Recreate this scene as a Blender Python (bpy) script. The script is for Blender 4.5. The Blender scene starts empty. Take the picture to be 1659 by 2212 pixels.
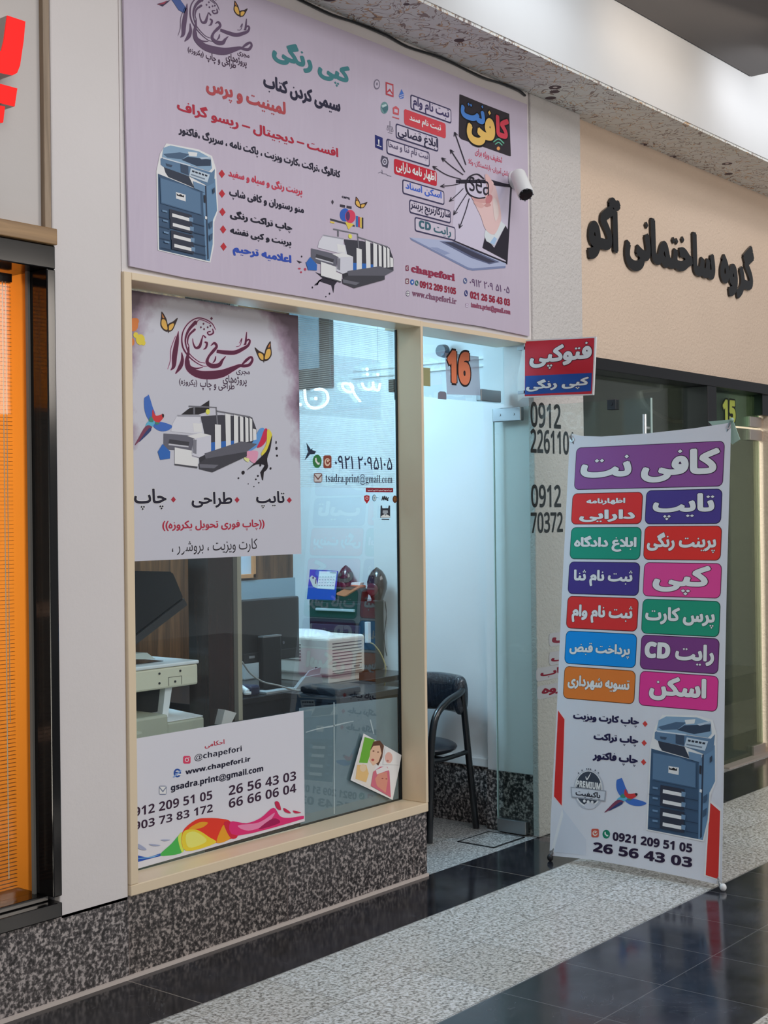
import bpy, bmesh, math, random
from mathutils import Vector, Matrix
from mathutils.geometry import delaunay_2d_cdt, tessellate_polygon
random.seed(7)
SC = bpy.context.scene
COL = SC.collection
# ------------------------------------------------------------------ camera, world, lights, exposure
FPX, CXP, CYP = 2982.48, 829.5, 1106.0
CR = (Vector((0.63017, -0.77636, -0.01186)), Vector((-0.00538, 0.01091, -0.99993)), Vector((0.77643, 0.63019, 0.0027)))
CPOS = Vector((-3.0445, -3.6154, 1.55))
cd = bpy.data.cameras.new('camera'); cam = bpy.data.objects.new('camera', cd); COL.objects.link(cam)
cd.sensor_fit = 'HORIZONTAL'; cd.sensor_width = 36.0; cd.lens = 36.0 * FPX / 1659.0; cd.clip_start = 0.05
r_, d_, f_ = CR
cam.matrix_world = Matrix(((r_.x, -d_.x, -f_.x, CPOS.x), (r_.y, -d_.y, -f_.y, CPOS.y), (r_.z, -d_.z, -f_.z, CPOS.z), (0, 0, 0, 1)))
SC.camera = cam
SC.view_settings.view_transform = 'Standard'; SC.view_settings.look = 'None'
SC.view_settings.exposure = -0.54; SC.view_settings.gamma = 1.0; SC.view_settings.use_curve_mapping = False
SC.cycles.transparent_max_bounces = 24
SC.cycles.max_bounces = 10
wd = bpy.data.worlds.new('world'); SC.world = wd; wd.use_nodes = True
wd.node_tree.nodes['Background'].inputs[0].default_value = (0.93, 0.96, 1.0, 1)
wd.node_tree.nodes['Background'].inputs[1].default_value = 0.40
def area(name, loc, target, sx, sy, power, col):
    l = bpy.data.lights.new(name, 'AREA'); l.shape = 'RECTANGLE'; l.size = sx; l.size_y = sy; l.energy = power; l.color = col
    o = bpy.data.objects.new(name, l); COL.objects.link(o); o.location = loc
    o.rotation_euler = (Vector(target) - Vector(loc)).to_track_quat('-Z', 'Y').to_euler()
    return o
area('skylight', (0.6, -5.2, 5.6), (1.2, 0.0, 1.2), 7.0, 2.6, 300, (0.97, 0.98, 1.0))
area('atrium_window', (5.4, -9.0, 3.4), (2.6, 0, 2.4), 2.0, 1.4, 190, (1.0, 0.90, 0.80))
for k, (x, c, e) in enumerate(((-0.4, (1.0, 0.94, 0.88), 2.4), (1.9, (0.86, 0.93, 1.0), 4.4), (3.1, (1.0, 0.88, 0.76), 3.0), (4.3, (0.92, 0.95, 1.0), 4.4), (5.6, (1.0, 0.86, 0.72), 3.2))):
    area('ceiling_edge_lamp', (x, -0.80, 3.90), (x + 0.1, -0.337, 3.78), 1.0, 0.08, e * 0.5, c).data.spread = math.radians(120)
def bulb(name, loc, r, power, col):
    l = bpy.data.lights.new(name, 'POINT'); l.shadow_soft_size = r; l.energy = power; l.color = col
    o = bpy.data.objects.new(name, l); COL.objects.link(o); o.location = loc
bulb('shop_fill_bulb', (1.65, 1.15, 2.40), 0.16, 58, (0.42, 0.76, 1.0))  # unseen second bulb, added to even out the light on the upper walls
bulb('next_shop_fill_bulb', (3.3, 1.6, 2.30), 0.15, 70, (0.93, 1.0, 0.95))  # unseen bulb added to brighten the upper walls of the right-hand shop
area('shop_ceiling_lamp', (1.15, 0.95, 2.70), (1.15, 0.95, 0), 1.3, 0.5, 28, (0.50, 0.80, 1.0))
area('next_shop_lamp', (3.5, 1.3, 2.70), (3.5, 1.4, 0), 1.0, 0.6, 120, (0.93, 1.0, 0.92))
area('left_shop_fill', (-1.15, 0.22, 1.45), (-0.40, 0.75, 1.35), 0.25, 2.1, 24, (1.0, 0.90, 0.78))  # upright panel out of view, added to light the orange wall evenly

# ------------------------------------------------------------------ pixel -> plane helpers (measured positions)
def ray(x, y):
    a, b = (x - CXP) / FPX, (y - CYP) / FPX
    return CR[0] * a + CR[1] * b + CR[2]
def at(x, y, ax, val):
    d = ray(x, y); i = 'xyz'.index(ax); t = (val - CPOS[i]) / d[i]
    return CPOS + d * t
CROPS = {'a': (260, 0, 3.1904), 'b': (300, 280, 2.9625), 'c': (780, 140, 4.1475), 'd': (640, 400, 3.1904), 'e': (270, 620, 4.0463),
 'f': (270, 960, 4.0463), 'g': (620, 680, 4.4226), 'h': (270, 1180, 4.74), 'i': (500, 1180, 4.3658), 'j': (270, 1500, 2.6333),
 'k': (880, 1400, 4.425), 'l': (880, 700, 3.7705), 'm': (1120, 720, 3.0779), 'n': (1160, 900, 3.3246), 'o': (1160, 1480, 3.3246),
 'p': (0, 0, 3.457), 'r': (1140, 200, 3.1965), 's': (0, 480, 3.568), 'F': (0, 0, 1.0)}
def px(c, x, y):
    o = CROPS[c]; return o[0] + x / o[2], o[1] + y / o[2]
class Surf:
    """a flat surface: origin, right, up; N points at the viewer"""
    def __init__(s, O, U, V):
        s.O, s.U, s.V = Vector(O), Vector(U).normalized(), Vector(V).normalized(); s.N = s.U.cross(s.V)
    def uv(s, c, x, y):
        d = ray(*px(c, x, y)); t = (s.O - CPOS).dot(s.N) / d.dot(s.N); p = CPOS + d * t - s.O
        return (p.dot(s.U), p.dot(s.V))
    def pt(s, u, v, d=0.0): return s.O + s.U * u + s.V * v + s.N * d
    def crop(s, c): return lambda x, y: s.uv(c, x, y)
def remap(src, sc, sbl, strr, dst, dc, dbl, dtr):
    """drawing coordinates taken on one surface, placed on another one"""
    a0, a1 = src.uv(sc, *sbl), src.uv(sc, *strr); b0, b1 = dst.uv(dc, *dbl), dst.uv(dc, *dtr)
    def f(x, y):
        u, v = src.uv(sc, x, y)
        return (b0[0] + (u - a0[0]) / (a1[0] - a0[0]) * (b1[0] - b0[0]), b0[1] + (v - a0[1]) / (a1[1] - a0[1]) * (b1[1] - b0[1]))
    return f

# ------------------------------------------------------------------ materials
def lin(c):
    c /= 255.0
    return c / 12.92 if c <= 0.04045 else ((c + 0.055) / 1.055) ** 2.4
LIT = 0.80
def alb(r, g, b): return tuple(min(0.86, lin(x) / LIT) for x in (r, g, b)) + (1.0,)
MATS = {}
def mat(name, rgb=(200, 200, 200), rough=0.5, metal=0.0, spec=0.5, emit=None, es=0.0, coat=0.0):
    key = (name, rgb, rough, metal, emit, es)
    if key in MATS: return MATS[key]
    m = bpy.data.materials.new(name); m.use_nodes = True; b = m.node_tree.nodes['Principled BSDF']
    b.inputs['Base Color'].default_value = alb(*rgb); b.inputs['Roughness'].default_value = rough; b.inputs['Metallic'].default_value = metal
    b.inputs['Specular IOR Level'].default_value = spec; b.inputs['Coat Weight'].default_value = coat
    if emit: b.inputs['Emission Color'].default_value = tuple(lin(x) for x in emit) + (1,); b.inputs['Emission Strength'].default_value = es
    MATS[key] = m; return m
def ink(r, g, b): return mat('print_ink', (r, g, b), 0.45, 0, 0.3)
class NT:
    def __init__(s, m): s.t = m.node_tree; s.b = s.t.nodes['Principled BSDF']
    def n(s, typ, **kw):
        nd = s.t.nodes.new(typ)
        for k, v in kw.items():
            if k.startswith('i_'): nd.inputs[k[2:].replace('_', ' ')].default_value = v
            else: setattr(nd, k, v)
        return nd
    def l(s, a, b): s.t.links.new(a, b)
    def pos(s): return s.n('ShaderNodeNewGeometry').outputs['Position']
    def math(s, op, a, b=None):
        nd = s.n('ShaderNodeMath', operation=op)
        for i, v in enumerate((a, b)):
            if v is None: continue
            if isinstance(v, (int, float)): nd.inputs[i].default_value = v
            else: s.l(v, nd.inputs[i])
        return nd.outputs[0]
    def ramp(s, fac, stops):
        nd = s.n('ShaderNodeValToRGB'); e = nd.color_ramp.elements
        while len(e) < len(stops): e.new(0.5)
        for el, (p, c) in zip(e, stops): el.position = p; el.color = c
        s.l(fac, nd.inputs[0]); return nd.outputs[0]
    def mix(s, fac, a, b):
        nd = s.n('ShaderNodeMix', data_type='RGBA')
        for i, v in ((0, fac), (6, a), (7, b)):
            if isinstance(v, (int, float)): nd.inputs[i].default_value = v
            elif isinstance(v, tuple): nd.inputs[i].default_value = v
            else: s.l(v, nd.inputs[i])
        return nd.outputs[2]
    def noise(s, scale, detail=2.0, rough=0.5, vec=None, dist=0.0):
        nd = s.n('ShaderNodeTexNoise'); nd.inputs['Scale'].default_value = scale; nd.inputs['Detail'].default_value = detail
        nd.inputs['Roughness'].default_value = rough; nd.inputs['Distortion'].default_value = dist
        s.l(vec if vec is not None else s.pos(), nd.inputs['Vector']); return nd.outputs[0]
    def bump(s, h, strength, dist):
        nd = s.n('ShaderNodeBump'); nd.inputs['Strength'].default_value = strength; nd.inputs['Distance'].default_value = dist
        s.l(h, nd.inputs['Height']); s.l(nd.outputs[0], s.b.inputs['Normal'])
def plaster(name, rgb, bump=0.25, scale=60, dist=0.004):
    m = mat(name, rgb, 0.75, 0, 0.25); t = NT(m); n = t.noise(3.0, 3)
    c = alb(*rgb); c2 = tuple(x * 0.93 for x in c[:3]) + (1,)
    t.l(t.mix(n, c2, c), t.b.inputs['Base Color'])
    t.bump(t.noise(scale, 3, 0.6), bump, dist); return m
def granite(name, dark, mid, light, scale, joint=None, rough=0.35):
    """speckled stone; joint = (x pitch, x start, y0, y pitch, dark line colour)"""
    m = mat(name, mid, rough, 0, 0.4); t = NT(m)
    n1 = t.noise(scale, 2, 0.6); n2 = t.noise(scale * 0.42, 2, 0.6)
    s = t.math('ADD', t.math('MULTIPLY', n1, 0.7), t.math('MULTIPLY', n2, 0.3))
    c = t.ramp(s, [(0.40, alb(*dark)), (0.5, alb(*mid)), (0.59, alb(*light))])
    big = t.noise(1.6, 2); c = t.mix(t.math('MULTIPLY', big, 0.35), c, alb(*[int(x * 0.86) for x in mid]))
    if joint: c = tiles(t, c, joint)
    t.l(c, t.b.inputs['Base Color']); return m
def tiles(t, c, joint):
    xp, xs, y0, yp, lc, w = joint
    sep = t.n('ShaderNodeSeparateXYZ'); t.l(t.pos(), sep.inputs[0])
    yr = t.math('DIVIDE', t.math('SUBTRACT', sep.outputs[1], y0), yp); row = t.math('FLOOR', yr)
    fy = t.math('SUBTRACT', yr, row)
    xr = t.math('DIVIDE', t.math('SUBTRACT', sep.outputs[0], xs), xp); colm = t.math('FLOOR', xr); fx = t.math('SUBTRACT', xr, colm)
    ly = t.math('LESS_THAN', t.math('MULTIPLY', t.math('MINIMUM', fy, t.math('SUBTRACT', 1.0, fy)), yp), w)
    lx = t.math('LESS_THAN', t.math('MULTIPLY', t.math('MINIMUM', fx, t.math('SUBTRACT', 1.0, fx)), xp), w)
    comb = t.n('ShaderNodeCombineXYZ'); t.l(colm, comb.inputs[0]); t.l(row, comb.inputs[1])
    wn = t.n('ShaderNodeTexWhiteNoise', noise_dimensions='2D'); t.l(comb.outputs[0], wn.inputs['Vector'])
    g = t.mix(wn.outputs[0], (0.90, 0.88, 0.86, 1), (1.06, 1.07, 1.10, 1))
    mul = t.n('ShaderNodeMix', data_type='RGBA', blend_type='MULTIPLY'); mul.inputs[0].default_value = 1.0; t.l(c, mul.inputs[6]); t.l(g, mul.inputs[7])
    return t.mix(t.math('MAXIMUM', lx, ly), mul.outputs[2], alb(*lc))
def glass(name, tint=(0.95, 0.98, 0.98), refl=0.20):
    if name in MATS: return MATS[name]
    m = bpy.data.materials.new(name); m.use_nodes = True; nt = m.node_tree; nt.nodes.clear()
    o = nt.nodes.new('ShaderNodeOutputMaterial'); mx = nt.nodes.new('ShaderNodeMixShader'); tr = nt.nodes.new('ShaderNodeBsdfTransparent')
    gl = nt.nodes.new('ShaderNodeBsdfGlossy'); fr = nt.nodes.new('ShaderNodeFresnel'); mu = nt.nodes.new('ShaderNodeMath'); mu.operation = 'MULTIPLY'
    fr.inputs['IOR'].default_value = 1.45; mu.inputs[1].default_value = refl
    tr.inputs[0].default_value = tint + (1,); gl.inputs['Roughness'].default_value = 0.01
    nt.links.new(fr.outputs[0], mu.inputs[0]); nt.links.new(mu.outputs[0], mx.inputs[0]); nt.links.new(tr.outputs[0], mx.inputs[1]); nt.links.new(gl.outputs[0], mx.inputs[2])
    nt.links.new(mx.outputs[0], o.inputs[0]); MATS[name] = m; return m
def veil(name, rgb, alpha, stripes=0.0):
    """translucent film; stripes = spacing of its printed lines"""
    if name in MATS: return MATS[name]
    m = bpy.data.materials.new(name); m.use_nodes = True; t = NT(m); nt = m.node_tree
    t.b.inputs['Base Color'].default_value = alb(*rgb); t.b.inputs['Roughness'].default_value = 0.6
    if stripes:
        sep = t.n('ShaderNodeSeparateXYZ'); t.l(t.pos(), sep.inputs[0])
        fr = t.math('FRACT', t.math('DIVIDE', sep.outputs[2], stripes))
        t.l(t.math('MULTIPLY', t.math('LESS_THAN', fr, 0.42), alpha), t.b.inputs['Alpha'])
    else: t.b.inputs['Alpha'].default_value = alpha
    MATS[name] = m; return m
def wood(name, dark, light, axis=2, scale=3.0, rough=0.35):
    m = mat(name, light, rough, 0, 0.4); t = NT(m)
    mp = t.n('ShaderNodeMapping'); sc = [scale * 9] * 3; sc[axis] = scale * 0.5; mp.inputs['Scale'].default_value = sc
    t.l(t.pos(), mp.inputs[0]); n = t.noise(1.0, 4, 0.6, mp.outputs[0], 0.8)
    t.l(t.ramp(n, [(0.32, alb(*dark)), (0.68, alb(*light))]), t.b.inputs['Base Color']); return m

# ------------------------------------------------------------------ objects
BASE = {}
def base_of(o): return BASE.get(o.name, Vector((0, 0, 0)))
def link(name, bm, m, parent=None, base=None, smooth=False, mats=None):
    b = base_of(parent) if parent is not None else Vector(base) if base is not None else None
    if b is None:
        if bm.verts:
            xs = [v.co for v in bm.verts]; b = Vector(((min(v.x for v in xs) + max(v.x for v in xs)) / 2, (min(v.y for v in xs) + max(v.y for v in xs)) / 2, min(v.z for v in xs)))
        else: b = Vector((0, 0, 0))
    for v in bm.verts: v.co -= b
    me = bpy.data.meshes.new(name); bm.to_mesh(me); bm.free()
    for x in (mats if mats else [m]): me.materials.append(x)
    if smooth:
        me.polygons.foreach_set('use_smooth', [True] * len(me.polygons))
        try: me.set_sharp_from_angle(angle=math.radians(38))
        except Exception: pass
    o = bpy.data.objects.new(name, me); COL.objects.link(o)
    if parent is not None: o.parent = parent
    else: o.location = b
    BASE[o.name] = b.copy(); return o
def thing(name, label, cat, loc, group=None):
    o = bpy.data.objects.new(name, None); COL.objects.link(o); o.location = loc; o.empty_display_size = 0.05
    BASE[o.name] = Vector(loc); return tag(o, label, cat, group)
def tag(o, label, cat, group=None):
    o['label'] = label; o['category'] = cat
    if group: o['group'] = group
    return o
def struct(o): o['kind'] = 'structure'; return o
def B(): return bmesh.new()
def merge(bm, tmp):
    me = bpy.data.meshes.new('tmp'); tmp.to_mesh(me); tmp.free(); bm.from_mesh(me); bpy.data.meshes.remove(me)
def box(bm, x0, x1, y0, y1, z0, z1, bev=0.0, seg=2, M=None):
    t = bmesh.new(); bmesh.ops.create_cube(t, size=1.0)
    for v in t.verts: v.co = Vector((x0 + (v.co.x + .5) * (x1 - x0), y0 + (v.co.y + .5) * (y1 - y0), z0 + (v.co.z + .5) * (z1 - z0)))
    if bev > 0: bmesh.ops.bevel(t, geom=list(t.edges), offset=bev, segments=seg, affect='EDGES', profile=0.5)
    if M is not None: bmesh.ops.transform(t, matrix=M, verts=t.verts)
    bmesh.ops.recalc_face_normals(t, faces=t.faces); merge(bm, t); return bm
def tube(bm, pts, r, n=10, cap=True):
    pts = [Vector(p) for p in pts]; rs = r if isinstance(r, (list, tuple)) else [r] * len(pts)
    rings = []; up = None
    for i, p in enumerate(pts):
        d = (pts[min(i + 1, len(pts) - 1)] - pts[max(i - 1, 0)]).normalized()
        if up is None:
            up = Vector((0, 0, 1)) if abs(d.z) < 0.9 else Vector((1, 0, 0))
        a = d.cross(up).normalized(); b_ = a.cross(d).normalized(); up = b_
        rings.append([bm.verts.new(p + (a * math.cos(2 * math.pi * k / n) + b_ * math.sin(2 * math.pi * k / n)) * rs[i]) for k in range(n)])
    for i in range(len(rings) - 1):
        for k in range(n): bm.faces.new((rings[i][k], rings[i][(k + 1) % n], rings[i + 1][(k + 1) % n], rings[i + 1][k]))
    if cap: bm.faces.new(list(reversed(rings[0]))); bm.faces.new(rings[-1])
    return bm
def curve(pts, n=8):
    P = [Vector(p) for p in pts]; P = [P[0] * 2 - P[1]] + P + [P[-1] * 2 - P[-2]]; out = []
    for i in range(1, len(P) - 2):
        for k in range(n):
            t = k / n; a, b_, c, d = P[i - 1], P[i], P[i + 1], P[i + 2]
            out.append(0.5 * ((2 * b_) + (c - a) * t + (2 * a - 5 * b_ + 4 * c - d) * t * t + (3 * b_ - a - 3 * c + d) * t ** 3))
    return out + [P[-2]]
def ellipsoid(bm, c, r, M=None, u=20, v=12):
    t = bmesh.new(); bmesh.ops.create_uvsphere(t, u_segments=u, v_segments=v, radius=1.0)
    for w in t.verts:
        p = Vector((w.co.x * r[0], w.co.y * r[1], w.co.z * r[2])); w.co = (M @ p if M is not None else p) + Vector(c)
    merge(bm, t); return bm
def prism(bm, pts, ext):
    """solid from a flat outline in space, pushed along ext"""
    ext = Vector(ext); a = [bm.verts.new(Vector(p)) for p in pts]; b_ = [bm.verts.new(Vector(p) + ext) for p in pts]; n = len(a)
    fs = [bm.faces.new(a), bm.faces.new(list(reversed(b_)))]
    for i in range(n): fs.append(bm.faces.new((a[i], b_[i], b_[(i + 1) % n], a[(i + 1) % n])))
    bmesh.ops.recalc_face_normals(bm, faces=bm.faces); return bm
def ell(cx, cy, rx, ry, n=28): return [(cx + rx * math.cos(2 * math.pi * k / n), cy + ry * math.sin(2 * math.pi * k / n)) for k in range(n)]
def rrect(u0, v0, u1, v1, r, n=6):
    out = []
    for cx, cy, a in ((u1 - r, v1 - r, 0), (u0 + r, v1 - r, 90), (u0 + r, v0 + r, 180), (u1 - r, v0 + r, 270)):
        for k in range(n + 1):
            t = math.radians(a + 90 * k / n); out.append((cx + r * math.cos(t), cy + r * math.sin(t)))
    return out
def area2(p): return sum(p[i][0] * p[(i + 1) % len(p)][1] - p[(i + 1) % len(p)][0] * p[i][1] for i in range(len(p))) / 2
def union(polys, fills=()):
    """one clean triangulation of overlapping outlines; fills = glyph outlines counted by winding"""
    co, fc, sg = [], [], []
    for i, p in enumerate(list(fills) + list(polys)):
        if len(p) < 3: continue
        a = area2(p)
        if abs(a) < 1e-12: continue
        q = p if a > 0 else list(reversed(p))
        k = len(co); co += [Vector(v) for v in q]; fc.append(list(range(k, k + len(q)))); sg.append((1 if a > 0 else -1, i < len(fills)))
    if not fc: return [], []
    v, e, f, ov, oe, of = delaunay_2d_cdt(co, [], fc, 1, 1e-7)
    out = []
    for t, src in zip(f, of):
        w = sum(sg[s][0] for s in src if sg[s][1])
        if w != 0 or any(not sg[s][1] for s in src): out.append(list(t))
    return [tuple(x) for x in v], out
def strokes_polys(strokes):
    """pen strokes [(x, y, width)...] -> quads and round joints"""
    out = []
    for st in strokes:
        P = curve([(a, b_, w) for a, b_, w in st], 5) if len(st) > 2 else [Vector(x) for x in st]
        for i in range(len(P) - 1):
            a, b_ = P[i], P[i + 1]; d = Vector((b_.x - a.x, b_.y - a.y))
            if d.length < 1e-9: continue
            d.normalize(); n = Vector((-d.y, d.x)); wa, wb = abs(a.z) / 2, abs(b_.z) / 2
            out.append([(a.x + n.x * wa, a.y + n.y * wa), (a.x - n.x * wa, a.y - n.y * wa), (b_.x - n.x * wb, b_.y - n.y * wb), (b_.x + n.x * wb, b_.y + n.y * wb)])
            if wa > 0.5: out.append(ell(a.x, a.y, wa, wa, 8))
    return out
def flat(name, m, S, polys, layer, parent, uni=False, thick=0.0, base=None):
    """print or sticker shapes lying on a surface"""
    bm = B(); d = layer * 0.0005
    if uni:
        v, f = union(polys); vs = [bm.verts.new(S.pt(x, y, d)) for x, y in v]
        for t in f:
            try: bm.faces.new([vs[i] for i in t])
            except ValueError: pass
    else:
        for p in polys:
            if area2(p) < 0: p = list(reversed(p))
            bm.faces.new([bm.verts.new(S.pt(x, y, d)) for x, y in p])
    if thick: solid(bm, S.N * thick)
    return link(name, bm, m, parent, base)
def solid(bm, ext):
    r = bmesh.ops.extrude_face_region(bm, geom=list(bm.faces)); vs = [g for g in r['geom'] if isinstance(g, bmesh.types.BMVert)]
    bmesh.ops.translate(bm, verts=vs, vec=ext); bmesh.ops.recalc_face_normals(bm, faces=bm.faces)
def art(name, S, M, items, parent, layer):
    """a printed picture: list of (colour, outline[, outline...]) in drawing coordinates, painted in order"""
    bm = B(); mats = []; idx = {}
    for k, it in enumerate(items):
        c = it[0]
        if c not in idx: idx[c] = len(mats); mats.append(ink(*c))
        for poly in it[1:]:
            p = [M(x, y) for x, y in poly]
            if area2(p) < 0: p.reverse()
            f = bm.faces.new([bm.verts.new(S.pt(u, v, layer * 0.0005 + k * 0.00012)) for u, v in p]); f.material_index = idx[c]
    return link(name, bm, None, parent, mats=mats)
# ------------------------------------------------------------------ lettering
FORMS = {'ا': 'FE8D FE8E', 'آ': 'FE81 FE82', 'ب': 'FE8F FE90 FE91 FE92', 'پ': 'FB56 FB57 FB58 FB59', 'ت': 'FE95 FE96 FE97 FE98', 'ث': 'FE99 FE9A FE9B FE9C',
 'ج': 'FE9D FE9E FE9F FEA0', 'چ': 'FB7A FB7B FB7C FB7D', 'ح': 'FEA1 FEA2 FEA3 FEA4', 'خ': 'FEA5 FEA6 FEA7 FEA8', 'د': 'FEA9 FEAA', 'ر': 'FEAD FEAE', 'ز': 'FEAF FEB0',
 'ژ': 'FB8A FB8B', 'س': 'FEB1 FEB2 FEB3 FEB4', 'ش': 'FEB5 FEB6 FEB7 FEB8', 'ص': 'FEB9 FEBA FEBB FEBC', 'ض': 'FEBD FEBE FEBF FEC0', 'ط': 'FEC1 FEC2 FEC3 FEC4',
 'ظ': 'FEC5 FEC6 FEC7 FEC8', 'ع': 'FEC9 FECA FECB FECC', 'غ': 'FECD FECE FECF FED0', 'ف': 'FED1 FED2 FED3 FED4', 'ق': 'FED5 FED6 FED7 FED8', 'ک': 'FB8E FB8F FB90 FB91',
 'گ': 'FB92 FB93 FB94 FB95', 'ل': 'FEDD FEDE FEDF FEE0', 'م': 'FEE1 FEE2 FEE3 FEE4', 'ن': 'FEE5 FEE6 FEE7 FEE8', 'و': 'FEED FEEE', 'ه': 'FEE9 FEEA FEEB FEEC',
 'ی': 'FBFC FBFD FBFE FBFF', 'ئ': 'FE89 FE8A FE8B FE8C', 'لا': 'FEFB FEFC'}
FORMS = {k: [chr(int(x, 16)) for x in v.split()] for k, v in FORMS.items()}
def shape(s):
    """joined letter forms in reading order, then laid out left to right"""
    u, i = [], 0
    while i < len(s):
        if s[i:i + 2] == 'لا': u.append('لا'); i += 2
        else: u.append(s[i]); i += 1
    out = []
    for k, c in enumerate(u):
        if c == '\u200c': continue
        if c not in FORMS: out.append((c, 'rtl' if c in ' ،()-–' else 'ltr')); continue
        prev = k > 0 and len(FORMS.get(u[k - 1], ())) == 4; nxt = k + 1 < len(u) and u[k + 1] in FORMS and len(FORMS[c]) == 4
        f = FORMS[c]; out.append((f[3] if prev and nxt else f[2] if nxt else f[1] if prev else f[0], 'rtl'))
    if not any(d == 'rtl' and c not in ' ()-–' for c, d in out): return s
    runs = []
    for c, d in out:
        if runs and runs[-1][1] == d: runs[-1][0].append(c)
        else: runs.append([[c], d])
    sw = {'(': ')', ')': '('}
    return ''.join(''.join(sw.get(c, c) for c in (reversed(r) if d == 'rtl' else r)) for r, d in reversed(runs))
GL = {}
def face(s, f):
    """latin letters and digits in the sans (bold) or serif bold alphabet"""
    if f == 'plain': return s
    cap, low, dig = {'sans': (0x1D5D4, 0x1D5EE, 0x1D7EC), 'light': (0x1D5A0, 0x1D5BA, 0x1D7E2), 'serif': (0x1D400, 0x1D41A, 0x1D7CE)}[f]
    return ''.join(chr(cap + ord(c) - 65) if 'A' <= c <= 'Z' else chr(low + ord(c) - 97) if 'a' <= c <= 'z' else chr(dig + ord(c) - 48) if '0' <= c <= '9' else c for c in s)
def sm(p, n=4):
    """smooth closed outline through the given points"""
    k = len(p); out = []
    for i in range(k):
        a, b_, c, d = (Vector((*p[(i + j) % k], 0)) for j in (-1, 0, 1, 2))
        for q in range(n):
            t = q / n; v = 0.5 * ((2 * b_) + (c - a) * t + (2 * a - 5 * b_ + 4 * c - d) * t * t + (3 * b_ - a - 3 * c + d) * t ** 3); out.append((v.x, v.y))
    return out
def smooth_art(items): return [tuple([it[0]] + [sm(p) if len(p) < 26 else p for p in it[1:]]) for it in items]
def glyphs(s, bold=0.0, res=4, b0=None):
    b0 = bold if b0 is None else b0; key = (s, bold, res, b0)
    if key in GL: return GL[key]
    c = bpy.data.curves.new('t', 'FONT'); c.body = shape(s); o = bpy.data.objects.new('t', c); COL.objects.link(o)
    bpy.context.view_layer.update(); dg = bpy.context.evaluated_depsgraph_get(); oc = o.evaluated_get(dg); cu = oc.to_curve(dg)
    cont = []
    for sp in cu.splines:
        pts = []
        if sp.type == 'BEZIER':
            bp = sp.bezier_points
            for i in range(len(bp)):
                a, b_ = bp[i], bp[(i + 1) % len(bp)]
                straight = (a.handle_right - a.co).cross(b_.co - a.co).length < 1e-5 and (b_.handle_left - b_.co).cross(b_.co - a.co).length < 1e-5
                for k in range(1 if straight else res):
                    t = k / res; q = 1 - t
                    v = a.co * q ** 3 + a.handle_right * 3 * q * q * t + b_.handle_left * 3 * q * t * t + b_.co * t ** 3; pts.append((v.x, v.y))
        else: pts = [(p.co.x, p.co.y) for p in sp.points]
        q = []
        for p in pts:
            if not q or math.hypot(p[0] - q[-1][0], p[1] - q[-1][1]) > 0.004: q.append(p)
        if len(q) > 2 and math.hypot(q[0][0] - q[-1][0], q[0][1] - q[-1][1]) < 0.004: q.pop()
        if len(q) > 2: cont.append(q)
    oc.to_curve_clear(); COL.objects.unlink(o); bpy.data.objects.remove(o); bpy.data.curves.remove(c)
    bb = [[min(p[0] for p in q) - bold, max(p[0] for p in q) + bold] for q in cont]
    persian = any('\ufb50' <= ch <= '\ufeff' for ch in shape(s)); small = set()
    for n_, q in enumerate(cont):
        xs, ys = [p[0] for p in q], [p[1] for p in q]; w, h = max(xs) - min(xs), max(ys) - min(ys); cx, cy = (max(xs) + min(xs)) / 2, (max(ys) + min(ys)) / 2
        if persian and bold > 0.025 and max(w, h) < 0.24 and max(w, h) < 1.3 * min(w, h) and area2(q) * area2(max(cont, key=lambda c_: abs(area2(c_)))) > 0 and (cy < 0.0 or cy > 0.30):
            r = max(w, h) * 0.55; dy = b0 * (-1.7 if cy < 0 else 0.9); small.add(n_)
            d4 = [(cx, cy + dy - r), (cx + r, cy + dy), (cx, cy + dy + r), (cx - r, cy + dy)]; q[:] = d4 if area2(q) > 0 else d4[::-1]
    order = sorted(range(len(cont)), key=lambda i: bb[i][0]); groups = []
    for i in order:
        if groups and bb[i][0] <= groups[-1][1] + 1e-4: groups[-1][0].append(i); groups[-1][1] = max(groups[-1][1], bb[i][1])
        else: groups.append([[i], bb[i][1]])
    V, F = [], []
    for ids, _ in groups:
        fills = [cont[i] for i in ids]; rib = []
        if bold > 0:
            for pi, p in zip(ids, fills):
                n = len(p); bw = (max(bold - b0, 0.006) if pi in small else bold)
                for i in range(n):
                    a, b_ = Vector(p[i]), Vector(p[(i + 1) % n]); d = b_ - a
                    if d.length < 1e-6: continue
                    d.normalize(); nn = Vector((-d.y, d.x)) * bw; e = d * bw * 0.45
                    rib.append([tuple(a - e + nn), tuple(a - e - nn), tuple(b_ + e - nn), tuple(b_ + e + nn)])
        v, f = union(rib, fills); k = len(V); V += v; F += [[k + i for i in t] for t in f]
    xs = [v[0] for v in V]; ys = [v[1] for v in V]
    GL[key] = (V, F, min(xs), max(xs), min(ys), max(ys)); return GL[key]
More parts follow.
